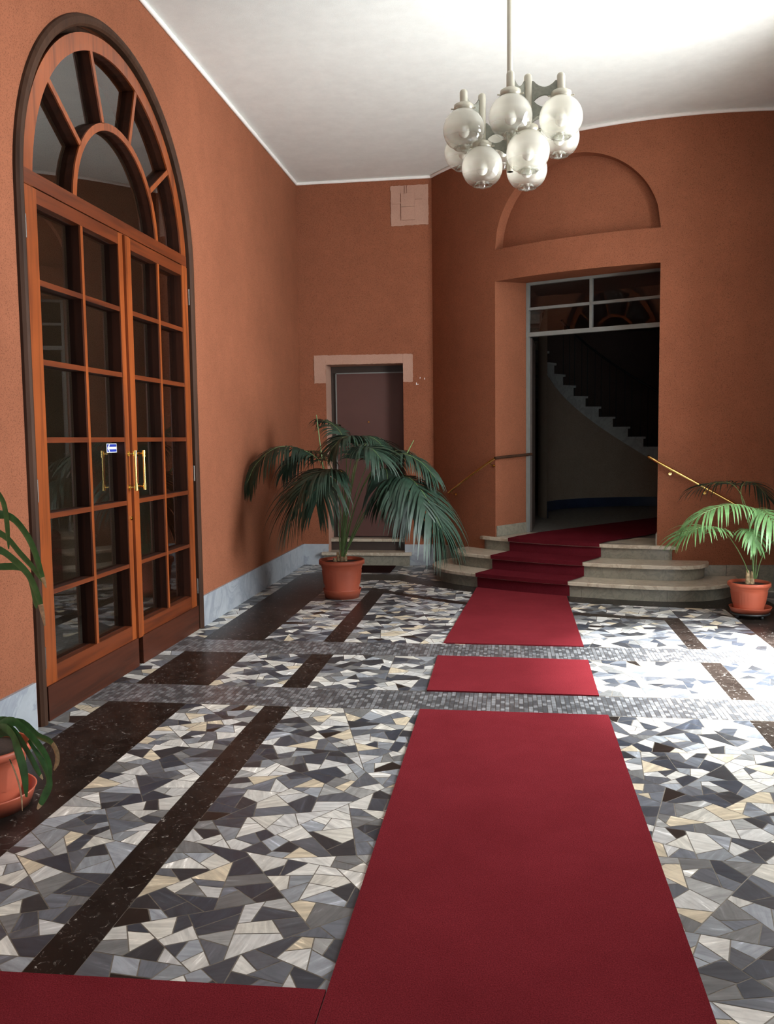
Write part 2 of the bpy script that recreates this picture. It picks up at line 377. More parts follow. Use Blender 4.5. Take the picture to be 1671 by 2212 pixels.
def tilecol():
    u = random.random()
    c = random.choice(WHT if u < .35 else LGT if u < .52 else MID if u < .75 else DRK if u < .985 else BLK)
    k = random.uniform(0.88, 1.12); return tuple(x*k for x in c)
def drkcol():
    k = random.uniform(0.65, 1.35); return (0.016*k, 0.012*k, 0.010*k)
def region(x0, x1, y0, y1, kind, rmin=0, rmax=99, am=None):
    if x1 <= x0 or y1 <= y0: return
    ny = max(1, round((y1-y0)/1.6)); out = []
    for j in range(ny):
        ya, yb = y0+(y1-y0)*j/ny, y0+(y1-y0)*(j+1)/ny
        am_ = am or (0.0112 if kind == 'm' else 0.012)
        if j == 0: cut([(x0, y0), (x1, y0), (x1, y1), (x0, y1)], am_, out)
    for p in out:
        for sgn, lim in ((1, rmin), (-1, rmax)):
            if lim in (0, 99) or len(p) < 3: continue
            cx = sum(q[0] for q in p)/len(p); cy = sum(q[1] for q in p)/len(p)
            dx, dy = cx-CX, cy-CY; r = math.hypot(dx, dy); n = (dx/r, dy/r)
            base = CX*n[0]+CY*n[1]+lim
            p = clip(p, (-n[0], -n[1]), -base) if sgn == 1 else clip(p, n, base)
        if len(p) < 3 or abs(area2(p)) < 4e-5: continue
        q = inset(p, 0.0020 if kind == 'm' else 0.0)
        if len(q) >= 3 and abs(area2(q)) > 3e-5: tiles.append((q, kind))
xs = [(XL, -2.31, 'm'), (-2.31, -1.84, 'd'), (-1.84, -1.376, 'm'), (-1.376, -1.222, 'd'), (-1.222, 1.25, 'm'), (1.25, 1.378, 'd'), (1.378, 1.84, 'm'), (1.84, 2.31, 'd'), (2.31, XR, 'm')]
for a, b, k in xs:
    region(a, b, YB, 4.72, k); region(a, b, 5.095, 5.925, k)
R1, R2, R3 = 4.40, 4.87, 4.98
region(-1.222, 1.25, 6.305, 9.15, 'm', rmin=R3)
region(-1.376, -1.222, 6.305, 9.15, 'd', rmin=R2); region(1.25, 1.378, 6.305, 9.15, 'd', rmin=R2)
region(-1.222, 1.25, 6.6, 9.15, 'd', rmin=R2, rmax=R3)
region(-1.84, -1.376, 6.305, 9.15, 'm', rmin=R1); region(1.378, 1.84, 6.305, 9.15, 'm', rmin=R1)
region(-1.376, 1.378, 6.6, 9.15, 'm', rmin=R1, rmax=R2)
region(-2.31, -1.84, 6.305, 9.55, 'd', rmin=4.13); region(1.84, 2.31, 6.305, 9.55, 'd', rmin=3.4)
region(-1.84, 1.84, 9.15, 9.55, 'd', rmin=4.13); region(-1.84, 1.84, 7.2, 9.15, 'd', rmin=4.0, rmax=R1)
region(XL, -2.31, 6.305, YF, 'm', rmin=3.4); region(-2.31, 1.0, 9.55, YF, 'm', rmin=3.45)
region(-1.84, 2.31, 9.15, 9.55, 'm', rmin=3.45, rmax=4.13)
region(2.31, XR, 6.305, 9.0, 'm', rmin=3.4); region(1.84, 2.31, 8.5, 9.0, 'm', rmin=3.4, rmax=3.4)
fl = MB(); tc = []; tt = []
def addt(p, z, mi, c, turn):
    fl.add([(q[0], q[1], z) for q in p], [tuple(range(len(p)))], mi=mi); tc.append(c); tt.append(turn)
addt([(XL-.35, YB-.3), (XR+.35, YB-.3), (XR+.35, YF+.4), (XL-.35, YF+.4)], -0.0008, 3, (0, 0, 0), 0)
for p, k in tiles:
    addt(p, 0.0, 0 if k == 'm' else 1, tilecol() if k == 'm' else drkcol(), random.uniform(0, PI))
for a, b in ((4.725, 5.09), (5.93, 6.30)):
    addt([(XL, a), (XR, a), (XR, b), (XL, b)], 0.0, 2, (0, 0, 0), 0)
fo = fl.build('floor', ['mosaic', 'breccia', 'tessera', 'grout'], kind='structure')
fo.data.attributes.new('Tile', 'FLOAT_COLOR', 'FACE').data.foreach_set('color', [x for c in tc for x in (*c, 1)])
fo.data.attributes.new('Turn', 'FLOAT', 'FACE').data.foreach_set('value', tt)

# ceiling
MB().box(XL-.4, XR+.4, YB-.3, YF+.4, H, H+.15).build('ceiling', 'ceiling', kind='structure')

# left and right walls with the arched openings
AC, AZ, AR = 5.49, 2.83, 1.20
def archtop(R): return lambda s: AZ+math.sqrt(max(R*R-(s-AC)**2, 0))
def sidewall(x, name):
    f = (lambda s, z: (x, s, z))
    mb = wallmesh(f, [(YB-.2, AC-AR, 2, [(0, H)]), (AC-AR, AC+AR, 49, [(archtop(AR), H)]), (AC+AR, YF+.3 if x < 0 else 9.2, 2, [(0, H)])])
    xo = x-0.32 if x < 0 else x+0.32
    arc = [(AC-AR, 0)]+[(AC-AR*math.cos(t), AZ+AR*math.sin(t)) for t in frange(0, PI, 41)]+[(AC+AR, 0)]
    mb.strip([(x, a, b) for a, b in arc], [(xo, a, b) for a, b in arc])
    f2 = (lambda s, z: (xo, s, z))
    w2 = wallmesh(f2, [(YB-.2, AC-AR, 2, [(0, H)]), (AC-AR, AC+AR, 49, [(archtop(AR), H)]), (AC+AR, YF+.3 if x < 0 else 9.2, 2, [(0, H)])])
    mb.add(w2.v, w2.f)
    return mb.build(name, 'wall', kind='structure')
sidewall(XL, 'wall_left'); sidewall(XR, 'wall_right')

# far wall with the recessed small door
DX0, DX1, DZ = -2.155, -1.233, 2.385
mb = wallmesh(lambda s, z: (s, YF, z), [(XL-.3, DX0, 2, [(0, H)]), (DX0, DX1, 2, [(DZ, H)]), (DX1, -0.70, 2, [(0, H)])])
mb.build('wall_far', 'wall', kind='structure')
rv = MB()
rv.strip([(DX0, YF, 0), (DX0, YF, DZ), (DX1, YF, DZ), (DX1, YF, 0)], [(DX0, YF+.36, 0), (DX0, YF+.36, DZ), (DX1, YF+.36, DZ), (DX1, YF+.36, 0)])
rv.build('wall_far_reveal', 'wall_raw', kind='structure')

# the round wall with the big doorway and the half-round niche above it
DZ2, NZ, NT = 3.145, 3.472, 4.275
AM, AH = (DA0+DA1)/2, (DA1-DA0)/2
def nichetop(a): return NZ+(NT-NZ)*math.sqrt(max(1-((a-AM)/AH)**2, 0))
cw = wallmesh(lambda a, z: cp(a, CR, z), [(A0-2, DA0, 16, [(0, H)]), (DA0, DA1, 61, [(DZ2, NZ), (nichetop, H)]), (DA1, A1+2, 24, [(0, H)])], True)
cw.build('wall_round', 'wall', kind='structure')
nd = 0.13; aa = [AM-AH*math.cos(t) for t in frange(0, PI, 61)]
nm = MB()
nm.strip([cp(a, CR, nichetop(a)) for a in aa], [cp(a, CR-nd, nichetop(a)) for a in aa])
nm.strip([cp(a, CR, NZ) for a in aa], [cp(a, CR-nd, NZ-0.0) for a in aa])
nm.strip([cp(a, CR-nd, NZ) for a in aa], [cp(a, CR-nd, nichetop(a)) for a in aa], True)
nm.build('wall_niche', 'wall', kind='structure')
# splayed doorway reveal
JL, JR = Vector(cp(DA0)), Vector(cp(DA1))
IL, IR = Vector((0.194, 9.985, 0)), Vector((1.56, 9.376, 0)); IZ = 3.20
rv = MB(); zf = 0.43
rv.strip([JL+Vector((0, 0, z)) for z in (0, DZ2)], [IL+Vector((0, 0, z)) for z in (0, IZ)])
rv.strip([JR+Vector((0, 0, z)) for z in (0, DZ2)], [IR+Vector((0, 0, z)) for z in (0, IZ)])
ca = frange(DA0, DA1, 21)
rv.strip([cp(a, CR, DZ2) for a in ca], [tuple(IL.lerp(IR, i/20)+Vector((0, 0, IZ))) for i in range(21)])
rv.build('wall_doorway_reveal', 'wall', kind='structure')
# marble skirting
SK = 0.25
def sk(mb, pts, h, t, zb=0.0):
    """skirting of height h along plan points; t = offset vector(s) towards the room"""
    n = len(pts); o = [Vector(p)+Vector(t[i] if isinstance(t, list) else t) for i, p in enumerate(pts)]
    b = [Vector((p[0], p[1], zb)) for p in pts]
    ob = [Vector((p.x, p.y, zb)) for p in o]; ot = [Vector((p.x, p.y, zb+h)) for p in o]; tt_ = [Vector((p[0], p[1], zb+h)) for p in pts]
    mb.strip(ob, ot); mb.strip(ot, tt_); mb.strip(b, ob)
    for i in (0, n-1): mb.add([b[i], ob[i], ot[i], tt_[i]], [(0, 1, 2, 3)])
    return mb
def pl2(L): return [(x, y, 0) for x, y in L]
G = 0.003
m_ = MB(); k = YF
ys = [6.722]+[7.75, 8.85, 9.6, YF-.018]
for a, b in zip(ys[:-1], ys[1:]): sk(m_, pl2([(XL, a+G/2), (XL, b-G/2)]), SK, (0.018, 0, 0))
ys = [YB, -1.6, -.5, .6, 1.7, 2.8, 3.4, 4.205]
for a, b in zip(ys[:-1], ys[1:]): sk(m_, pl2([(XL, a+G/2), (XL, b-G/2)]), SK, (0.018, 0, 0))
m_.build('baseboard_left', 'skirt', kind='structure')
m_ = MB(); sk(m_, pl2([(XL+.018, YF), (DX0-.001, YF)]), SK, (0, -0.018, 0)); sk(m_, pl2([(DX1+.001, YF), (-0.875, YF)]), SK, (0, -0.018, 0))
m_.build('baseboard_far', 'skirt', kind='structure')
m_ = MB()
for a, b, h in ((A0+.3, -134.6, SK+.02), (-93.8, -89, SK), (-89, -84, SK), (-84, A1, SK)):
    an = frange(a+.03, b-.03, 8); sk(m_, [cp(q) for q in an], h, [tuple(Vector((math.cos(rad(q)), math.sin(rad(q)), 0))*0.018) for q in an])
m_.build('baseboard_round', 'riser', kind='structure')
m_ = MB(); sk(m_, pl2([(XR, YB), (XR, AC-AR-.05)]), SK, (-.018, 0, 0)); sk(m_, pl2([(XR, AC+AR+.05), (XR, 8.76)]), SK, (-.018, 0, 0))
m_.build('baseboard_right', 'skirt', kind='structure')
m_ = MB(); d = (IL-JL).normalized(); nrm = Vector((d.y, -d.x, 0))*0.012
sk(m_, [tuple(JL+d*0.015), tuple(IL)], 0.115, tuple(nrm), 0.433)
d2 = (IR-JR).normalized(); n2 = Vector((-d2.y, d2.x, 0))*0.012
sk(m_, [tuple(JR+d2*0.0), tuple(IR)], 0.115, tuple(n2), 0.433)
m_.build('baseboard_doorway', 'riser', kind='structure')
# white cornice bead where walls meet the ceiling
m_ = MB(); r_ = 0.018; z_ = H-0.014
m_.tube([(XL+r_*.6, YB, z_), (XL+r_*.6, YF-r_*.6, z_)], r_, 8)
m_.tube([(XL+r_*.6, YF-r_*.6, z_), (-0.89, YF-r_*.6, z_)], r_, 8)
m_.tube([cp(a, CR+r_*.6, z_) for a in frange(A0, A1, 60)], r_, 8)
m_.tube([(XR-r_*.6, YB, z_), (XR-r_*.6, 8.77, z_)], r_, 8)
m_.build('trim_1', 'cornice', kind='structure')
# unseen passage end behind the camera, left open for the added fill lamp
m_ = MB(); PX = 1.9
m_.strip([(XL-.3, YB, 0), (XL-.3, YB, H)], [(-0.9, YB, 0), (-0.9, YB, H)]); m_.strip([(-0.9, YB, 3.4), (-0.9, YB, H)], [(2.2, YB, 3.4), (2.2, YB, H)])
m_.strip([(2.2, YB, 0), (2.2, YB, H)], [(XR+.3, YB, 0), (XR+.3, YB, H)])
m_.build('wall_rear', 'wall', kind='structure')
# outside the open street door: pavement seen by no one but the light
MB().box(XR+.33, 9, -2, 12, -.08, -.02).build('ground_outside', 'pave', kind='structure')
# dark vestibule behind the glazed door
m_ = MB(); m_.box(-5.2, XL-.33, 3.9, 7.1, -.06, 0.0, 1); m_.box(-5.2, XL-.33, 3.9, 7.1, 4.2, 4.3, 0)
m_.box(-5.3, -5.2, 3.9, 7.1, 0, 4.2, 0); m_.box(-5.2, XL-.33, 3.8, 3.9, 0, 4.2, 0); m_.box(-5.2, XL-.33, 7.1, 7.2, 0, 4.2, 0)
m_.build('wall_vestibule', ['hall_wall', 'grout'], kind='structure')

# ------------------------------------------------------------------ door 1: arched glazed double door
D1 = thing('door_1', None, None, (XL, AC, 0), kind='structure')
D1['label'] = 'tall arched double door of varnished wood with glass panes and fanlight'
XF = XL+0.0
def ring(mb, R0, R1, x0, x1, n=49, z=AZ, t0=0, t1=PI, c=AC):
    A_ = lambda R, x: [(x, c-R*math.cos(t), z+R*math.sin(t)) for t in frange(t0, t1, n)]
    mb.strip(A_(R0, x1), A_(R1, x1)); mb.strip(A_(R1, x1), A_(R1, x0)); mb.strip(A_(R0, x0), A_(R0, x1)); mb.strip(A_(R1, x0), A_(R0, x0))
    return mb
# rounded dark moulding around the opening
prof = [(1.185, -.02), (1.185, .012), (1.197, .026), (1.215, .032), (1.235, .028), (1.25, .014), (1.255, -.005)]
mo = MB(); rows = []
for R, dx in prof: rows.append([(XL+dx, AC-R, 0)]+[(XL+dx, AC-R*math.cos(t), AZ+R*math.sin(t)) for t in frange(0, PI, 49)]+[(XL+dx, AC+R, 0)])
for a, b in zip(rows[:-1], rows[1:]): mo.strip(a, b, True)
mo.build('moulding', 'wood_dark', D1)
# fixed frame: arch, transom rail, fanlight bars
fr = MB(); ring(fr, 1.06, 1.155, XF-.016, XF-.004)
fr.box(XF-.055, XF-.004, AC-1.155, AC-1.06, 2.845, 2.84); 
fr.build('arch_frame', 'wood_v', D1)
fr = MB(); fr.box(XF-.06, XF-.002, AC-1.155, AC+1.155, 2.848, 2.925); fr.box(XF-.04, XF-.008, AC+.0, AC+.062, 2.80, 2.85)
fr.build('transom_rail', 'wood_h', D1)
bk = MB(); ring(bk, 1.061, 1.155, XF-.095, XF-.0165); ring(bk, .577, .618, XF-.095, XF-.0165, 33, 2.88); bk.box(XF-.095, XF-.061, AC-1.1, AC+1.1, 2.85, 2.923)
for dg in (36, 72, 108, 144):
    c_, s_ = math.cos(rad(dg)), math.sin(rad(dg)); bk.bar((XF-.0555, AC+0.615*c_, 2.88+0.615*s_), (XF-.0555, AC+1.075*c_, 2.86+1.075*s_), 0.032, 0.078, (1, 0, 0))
bk.build('inner_fanlight_bars', 'wood_shade', D1)
fb = MB(); ring(fb, 0.575, 0.62, XF-.016, XF-.006, 33, 2.88)
for dg in (36, 72, 108, 144):
    c_, s_ = math.cos(rad(dg)), math.sin(rad(dg))
    fb.bar((XF-.011, AC+0.615*c_, 2.88+0.615*s_), (XF-.011, AC+1.075*c_, 2.86+1.075*s_), 0.034, 0.010, (1, 0, 0))
fb.build('fanlight_bars', 'wood_v', D1)
g = MB(); arc = [(XF-.062, AC-1.07, 2.9)]+[(XF-.062, AC-1.07*math.cos(t), AZ+1.07*math.sin(t)) for t in frange(0, PI, 33)]+[(XF-.062, AC+1.07, 2.9)]
g.add(arc, [tuple(range(len(arc)))]); g.build('fanlight_glass', 'glass', D1)
# dark rebate closing the gap around the leaves
jb = MB(); arcs = lambda R, x: [(x, AC-R, 0)]+[(x, AC-R*math.cos(t), AZ+R*math.sin(t)) for t in frange(0, PI, 33)]+[(x, AC+R, 0)]
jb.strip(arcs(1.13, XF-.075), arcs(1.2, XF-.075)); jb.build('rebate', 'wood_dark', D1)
ZR = [(2.765, 2.37), (2.34, 1.95), (1.92, 1.533), (1.503, 1.12), (1.09, 0.70), (0.675, 0.285)]
def leaf(y0, y1, s0, s1, nm, lab):
    L = MB(); x0, x1 = XF-.05, XF
    L.box(x0, x1, y0, y0+s0, .10, 2.84); L.box(x0, x1, y1-s1, y1, .10, 2.84)
    o = L.build('door_leaf', 'wood_v', D1); o['label'] = lab
    a, b = y0+s0, y1-s1; ym = (a+b)/2+0.008
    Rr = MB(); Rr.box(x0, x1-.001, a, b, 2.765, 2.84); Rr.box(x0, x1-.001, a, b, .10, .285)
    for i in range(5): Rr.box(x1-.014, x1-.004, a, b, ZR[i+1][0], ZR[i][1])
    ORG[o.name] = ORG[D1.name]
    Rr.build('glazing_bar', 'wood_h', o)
    V = MB(); V.box(x1-.014, x1-.003, ym-.015, ym+.015, .285, 2.765); V.build('centre_bar', 'wood_v', o)
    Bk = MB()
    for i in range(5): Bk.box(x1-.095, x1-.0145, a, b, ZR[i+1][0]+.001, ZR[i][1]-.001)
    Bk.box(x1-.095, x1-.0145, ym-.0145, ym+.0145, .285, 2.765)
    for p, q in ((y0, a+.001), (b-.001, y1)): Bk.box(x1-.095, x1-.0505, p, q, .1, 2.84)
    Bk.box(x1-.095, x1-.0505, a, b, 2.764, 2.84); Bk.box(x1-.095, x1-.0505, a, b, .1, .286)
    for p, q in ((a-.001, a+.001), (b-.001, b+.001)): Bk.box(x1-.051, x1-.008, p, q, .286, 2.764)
    Bk.build('inner_bars', 'wood_shade', o)
    Gm = MB()
    for hi, lo in ZR:
        for p, q in ((a, ym-.019), (ym+.019, b)): Gm.add([(XF-.062, p-.004, lo-.004), (XF-.062, q+.004, lo-.004), (XF-.062, q+.004, hi+.004), (XF-.062, p-.004, hi+.004)], [(0, 1, 2, 3)])
    Gm.build('glass', 'glass', o)
    K = MB(); K.box(XF-.05, XF+.012, y0-.004, y1+.004, .0, .19); K.build('kick_board', 'kick', o)
    return o
LF = leaf(4.335, 5.495, .118, .062, 'left', 'left leaf with a blue arrow sticker')
RF = leaf(5.572, 6.645, .045, .11, 'right', 'right leaf beside the passage wall')
as_ = MB(); as_.box(XF-.04, XF+.016, 5.50, 5.566, .19, 2.835); as_.build('astragal', 'wood_v', D1)
def handle(y, par):
    h = MB(); xo = XF+.05
    h.tube([(xo, y, 1.225), (xo, y, 1.405)], .0085, 12)
    for z in (1.205, 1.425):
        h.tube([(xo, y, z-.022), (xo, y, z+.022)], .0115, 12); h.tube([(XF-.004, y, z), (xo, y, z)], .007, 10)
        h.tube([(XF-.002, y, z), (XF+.006, y, z)], .018, 14)
    h.build('door_handle', 'brass', par)
handle(5.465, LF); handle(5.60, RF)
h = MB(); h.tube([(XF-.002, 5.472, 1.0), (XF+.008, 5.472, 1.0)], .013, 16); h.tube([(XF+.006, 5.472, 1.0), (XF+.011, 5.472, 1.0)], .006, 10); h.build('lock', 'brass', LF)
for z in (2.62, 1.25, .35):
    h = MB(); h.tube([(XF+.004, 4.322, z-.06), (XF+.004, 4.322, z+.06)], .009, 8); h.build('hinge', 'iron', LF)
    h = MB(); h.tube([(XF+.004, 6.656, z-.06), (XF+.004, 6.656, z+.06)], .009, 8); h.build('hinge', 'iron', RF)
sg = MB(); xs_ = XF-.0600
sy0, sy1, sz0, sz1 = 5.285, 5.430, 1.436, 1.494
sg.add([(xs_, sy0, sz0), (xs_, sy1, sz0), (xs_, sy1, sz1), (xs_, sy0, sz1)], [(0, 1, 2, 3)], mi=1)
sg.add([(xs_+.0006, sy0+.006, sz0+.005), (xs_+.0006, sy1-.006, sz0+.005), (xs_+.0006, sy1-.006, sz1-.005), (xs_+.0006, sy0+.006, sz1-.005)], [(0, 1, 2, 3)], mi=0)
zc = (sz0+sz1)/2; xa = xs_+.0012
sg.add([(xa, sy0+.03, zc-.008), (xa, sy1-.006, zc-.008), (xa, sy1-.006, zc+.008), (xa, sy0+.03, zc+.008)], [(0, 1, 2, 3)], mi=1)
sg.add([(xa, sy0+.008, zc), (xa, sy0+.034, zc-.023), (xa, sy0+.044, zc-.023), (xa, sy0+.032, zc-.007), (xa, sy0+.032, zc+.007), (xa, sy0+.044, zc+.023), (xa, sy0+.034, zc+.023)], [(0, 1, 2, 3, 4, 5, 6)], mi=1)
so = sg.build('arrow_sticker', ['blue', 'whitep'], LF); so['label'] = 'blue sticker with a white arrow pointing left'

# ------------------------------------------------------------------ door 2: small recessed door in the far wall
D2 = thing('door_2', None, None, (-1.69, YF+.3, .3), kind='structure'); D2['label'] = 'small brown-red door recessed behind the potted palm'
m_ = MB(); yd = YF+.30
m_.box(DX0+.005, DX1, yd, yd+.05, .30, DZ); m_.build('door_frame', 'door_dark', D2)
m_ = MB(); m_.box(DX0+.075, DX1-.01, yd-.03, yd-.002, .315, 2.30); pan = m_.build('door_panel', 'door_red', D2)
m_ = MB(); m_.box(DX0+.06, DX1-.01, yd-.035, yd-.028, 2.293, 2.306); m_.box(DX0+.062, DX0+.075, yd-.035, yd, .315, 2.306); m_.build('metal_edge', 'greymetal', D2)
def disc(mb, x, z, r, y, t=.012): return mb.tube([(x, y, z), (x, y-t, z)], r, 16)
m_ = MB(); disc(m_, -1.69, 1.71, .011, yd-.03); m_.build('peephole', 'brass', D2)
m_ = MB(); disc(m_, -2.05, 1.43, .024, yd-.03); disc(m_, -2.05, 1.43, .012, yd-.04); m_.build('lock', 'chmetal', D2)
m_ = MB(); disc(m_, -2.045, 1.115, .026, yd-.03, .02); disc(m_, -2.045, 1.115, .014, yd-.05, .03); m_.build('door_knob', 'brass', D2)
# raw plaster surround
m_ = MB(); y_ = YF-.006
def jag(L, e=.004):
    out = []
    for (a, b), (c, d) in zip(L, L[1:]+L[:1]):
        n = max(2, int(math.hypot(c-a, d-b)/.02))
        out += [(a+(c-a)*i/n+random.uniform(-e, e), b+(d-b)*i/n+random.uniform(-e, e)) for i in range(n)]
    return out
for L in ([(-2.295, 2.17), (DX0, 2.17), (DX0, DZ), (DX0, 2.497), (-2.295, 2.497)], [(DX0, DZ), (DX1, DZ), (DX1, 2.492), (DX0, 2.497)], [(DX1, 2.165), (-1.118, 2.165), (-1.118, 2.487), (DX1, 2.492)]):
    j = jag(L, .003); n = len(j)
    m_.add([(x, y_, z) for x, z in j], [tuple(range(n))]); m_.strip([(x, y_, z) for x, z in j+j[:1]], [(x, YF+.001, z) for x, z in j+j[:1]])
m_.build('trim_2', 'wall_raw', kind='structure')
# steps of the small door
T = thing('stone_doorstep', 'two low stone steps under the small recessed door', 'doorstep', (-1.69, YF, 0))
m_ = MB(); m_.box(-2.20, -1.17, YF-.07, YF+.001, 0, .125); m_.box(DX0+.002, DX1-.002, YF, YF+.36, 0, .125); m_.build('riser', 'riser', T)
m_ = MB(); m_.box(-2.225, -1.145, YF-.105, YF-.001, .125, .160); m_.box(DX0+.003, DX1-.003, YF-.002, YF+.25, .125, .160); m_.build('tread', 'tread', T)
m_ = MB(); m_.box(DX0+.003, DX1-.003, YF+.15, YF+.36, .16, .265); m_.build('riser', 'door_dark', T)
m_ = MB(); m_.box(DX0+.003, DX1-.003, YF+.12, YF+.37, .265, .30); m_.build('tread', 'tread', T)
m_ = MB(); m_.box(-2.1, -1.33, 9.66, 10.17, 0.0, .012); tag(m_.build('doormat', 'mat'), 'dark doormat lying below the stone doorstep', 'doormat')
# plastered-over access panel high on the far wall
T = thing('access_panel', 'pale unpainted square plaster patch with hatch, high beside the ceiling', 'access panel', (-1.13, YF, 3.95))
m_ = MB(); j = jag([(-1.353, 3.952), (-.917, 3.958), (-.921, 4.406), (-1.357, 4.405)], .004)
m_.add([(x, YF-.008, z) for x, z in j], [tuple(range(len(j)))]); m_.strip([(x, YF-.008, z) for x, z in j+j[:1]], [(x, YF, z) for x, z in j+j[:1]]); m_.build('plaster_patch', 'wall_raw', T)
m_ = MB(); m_.box(-1.233, -1.075, YF-.022, YF-.007, 4.014, 4.16); m_.box(-1.233, -1.075, YF-.022, YF-.007, 4.163, 4.313); m_.build('hatch', 'wall_raw', T)
for q in ((-1.19, -1.178, 4.315, 4.40), (-1.165, -1.153, 4.315, 4.40), (-1.34, -1.235, 4.2, 4.215), (-1.07, -.99, 4.24, 4.25)):
    m_ = MB(); m_.box(q[0], q[1], YF-.018, YF-.007, q[2], q[3]); m_.build('cable_ridge', 'wall_raw', T)
# chips in the paint beside the small door
for i, (px, py, w, h) in enumerate([(902, 830, .016, .006), (907, 816, .006, .02), (899, 829, .008, .03), (917, 818, .007, .022)]):
    p = at(px, py, YF-.001)
    if i == 0: ch = MB()
    ch.add([(p.x-w/2, YF-.0015, p.z-h/2), (p.x+w/2, YF-.0015, p.z-h/3), (p.x+w/2, YF-.0015, p.z+h/2), (p.x-w/3, YF-.0015, p.z+h/2.2)], [(0, 1, 2, 3)])
ch.build('trim_3', 'whitep', kind='structure')

# ------------------------------------------------------------------ door 3: metal-framed opening inside the big doorway
D3 = thing('door_3', None, None, (IL.x, IL.y, .43), kind='structure'); D3['label'] = 'grey metal frame with four-pane transom in the big doorway'
dv = (IR-IL).normalized()
def ip(s, z): p = IL+dv*s; return (p.x, p.y, z)
LW = (IR-IL).length
m_ = MB(); wd = .03; up3 = (0, 0, 1)
m_.bar(ip(0.015, .43), ip(.015, IZ), .03, .05, (dv.y, -dv.x, 0)); m_.bar(ip(LW-.015, .43), ip(LW-.015, IZ), .03, .05, (dv.y, -dv.x, 0))
m_.bar(ip(0, IZ-.015), ip(LW, IZ-.015), .05, .03)
m_.build('post_frame', 'greymetal', D3)
m_ = MB(); m_.bar(ip(0, 2.912), ip(LW, 2.912), .045, .03); m_.bar(ip(0, 2.632), ip(LW, 2.632), .06, .046)
m_.bar(ip(.735, 2.64), ip(.735, IZ), .03, .045, (dv.y, -dv.x, 0)); m_.build('transom_bar', 'greymetal', D3)
m_ = MB(); m_.add([ip(0.02, 2.64), ip(LW-.02, 2.64), ip(LW-.02, IZ-.01), ip(.02, IZ-.01)], [(0, 1, 2, 3)]); m_.build('transom_glass', 'glass_thin', D3)
# open leaf folded back against the inner hall
m_ = MB(); q0 = IL+dv*.045+Vector((0, .03, 0)); q1 = q0+Vector((.055, .72, 0)); m_.bar((q0.x, q0.y, 1.52), (q1.x, q1.y, 1.52), .035, 2.16)
m_.build('open_door_leaf', 'door_dark', D3)

# ------------------------------------------------------------------ round marble entrance steps
ST = thing('entrance_steps', 'three curved marble steps rising to the large doorway', 'steps', cp(AM, CR, 0))
ORG[ST.name] = Vector(cp(AM, CR, 0))
STEP = [(-138.35, -88.1, 4.14, 11, 0.0, 0.145), (-135.0, -92.3, 3.84, 5.5, 0.145, 0.29), (-130.9, -97.25, 3.475, 0.0, 0.29, 0.432)]
def outline(i, off=0.0, n=90):
    a0, a1, R, w, z0, z1 = STEP[i]; e = math.degrees(off/CR)
    pts = []
    a0 -= e; a1 += e
    if w == 0:
        return [cp(a0, CR-.02)]+[cp(a, R+off) for a in frange(a0, a1, 40)]+[cp(a1, CR-.02)]
    for t in frange(0, 1, n):
        # finer sampling towards the rounded ends
        u = 0.5-0.5*math.cos(PI*t); a = a0+(a1-a0)*u
        dl = min(a-a0, a1-a); q = 1.0 if dl > w else math.sqrt(max(1-((w-dl)/w)**2, 0))
        pts.append(cp(a, CR-.02+(R+off-CR+.02)*q))
    return pts
for i in range(3):
    a0, a1, R, w, z0, z1 = STEP[i]; T_ = .034
    so_ = None
    lo = outline(i); m_ = MB()
    m_.strip([(p[0], p[1], z0) for p in lo], [(p[0], p[1], z1-T_+.001) for p in lo], True)
    stp = m_.build('step', 'riser', ST)
    hi = outline(i, .035); inn = [cp(math.degrees(math.atan2(p[1]-CY, p[0]-CX)), CR-.03) for p in hi]
    m_ = MB()
    r0_ = [(p[0], p[1], z1-T_) for p in hi]; r1_ = [(p[0], p[1], z1-.006) for p in hi]
    hi2 = outline(i, .029); r2_ = [(p[0], p[1], z1) for p in hi2]
    m_.strip(r0_, r1_, True); m_.strip(r1_, r2_, True); m_.strip(r2_, [(p[0], p[1], z1) for p in inn]); m_.strip([(p[0], p[1], z1-T_) for p in inn], r0_)
    ORG[stp.name] = ORG[ST.name]
    m_.build('tread', 'tread', stp)
    # vertical joints between the riser slabs
    for a in ([-108.8, -98.2, -119] if i == 0 else [-97.9, -107] if i == 1 else [-98.4]):
        m_ = MB(); m_.bar(cp(a, R+.0005, z0), cp(a, R+.0005, z1-T_), .003, .002, (1, 0, 0))
        m_.build('joint', 'grout', stp)
# landing / inner hall floor
m_ = MB(); n = 64
m_.add([cp(360*k/n, CR-.02 if True else 0, .430) for k in range(n)], [tuple(range(n))])
m_.v = [(x, y, z) for x, y, z in m_.v]; m_.build('floor_hall', 'hall_floor', kind='structure')
m_ = MB(); a = [JL, JR]; m_.add([tuple(JL+Vector((0, 0, .4315))), tuple(JR+Vector((0, 0, .4315))), tuple(IR+Vector((0, 0, .4315))), tuple(IL+Vector((0, 0, .4315)))], [(0, 1, 2, 3)]); m_.build('floor_threshold', 'tread', kind='structure')

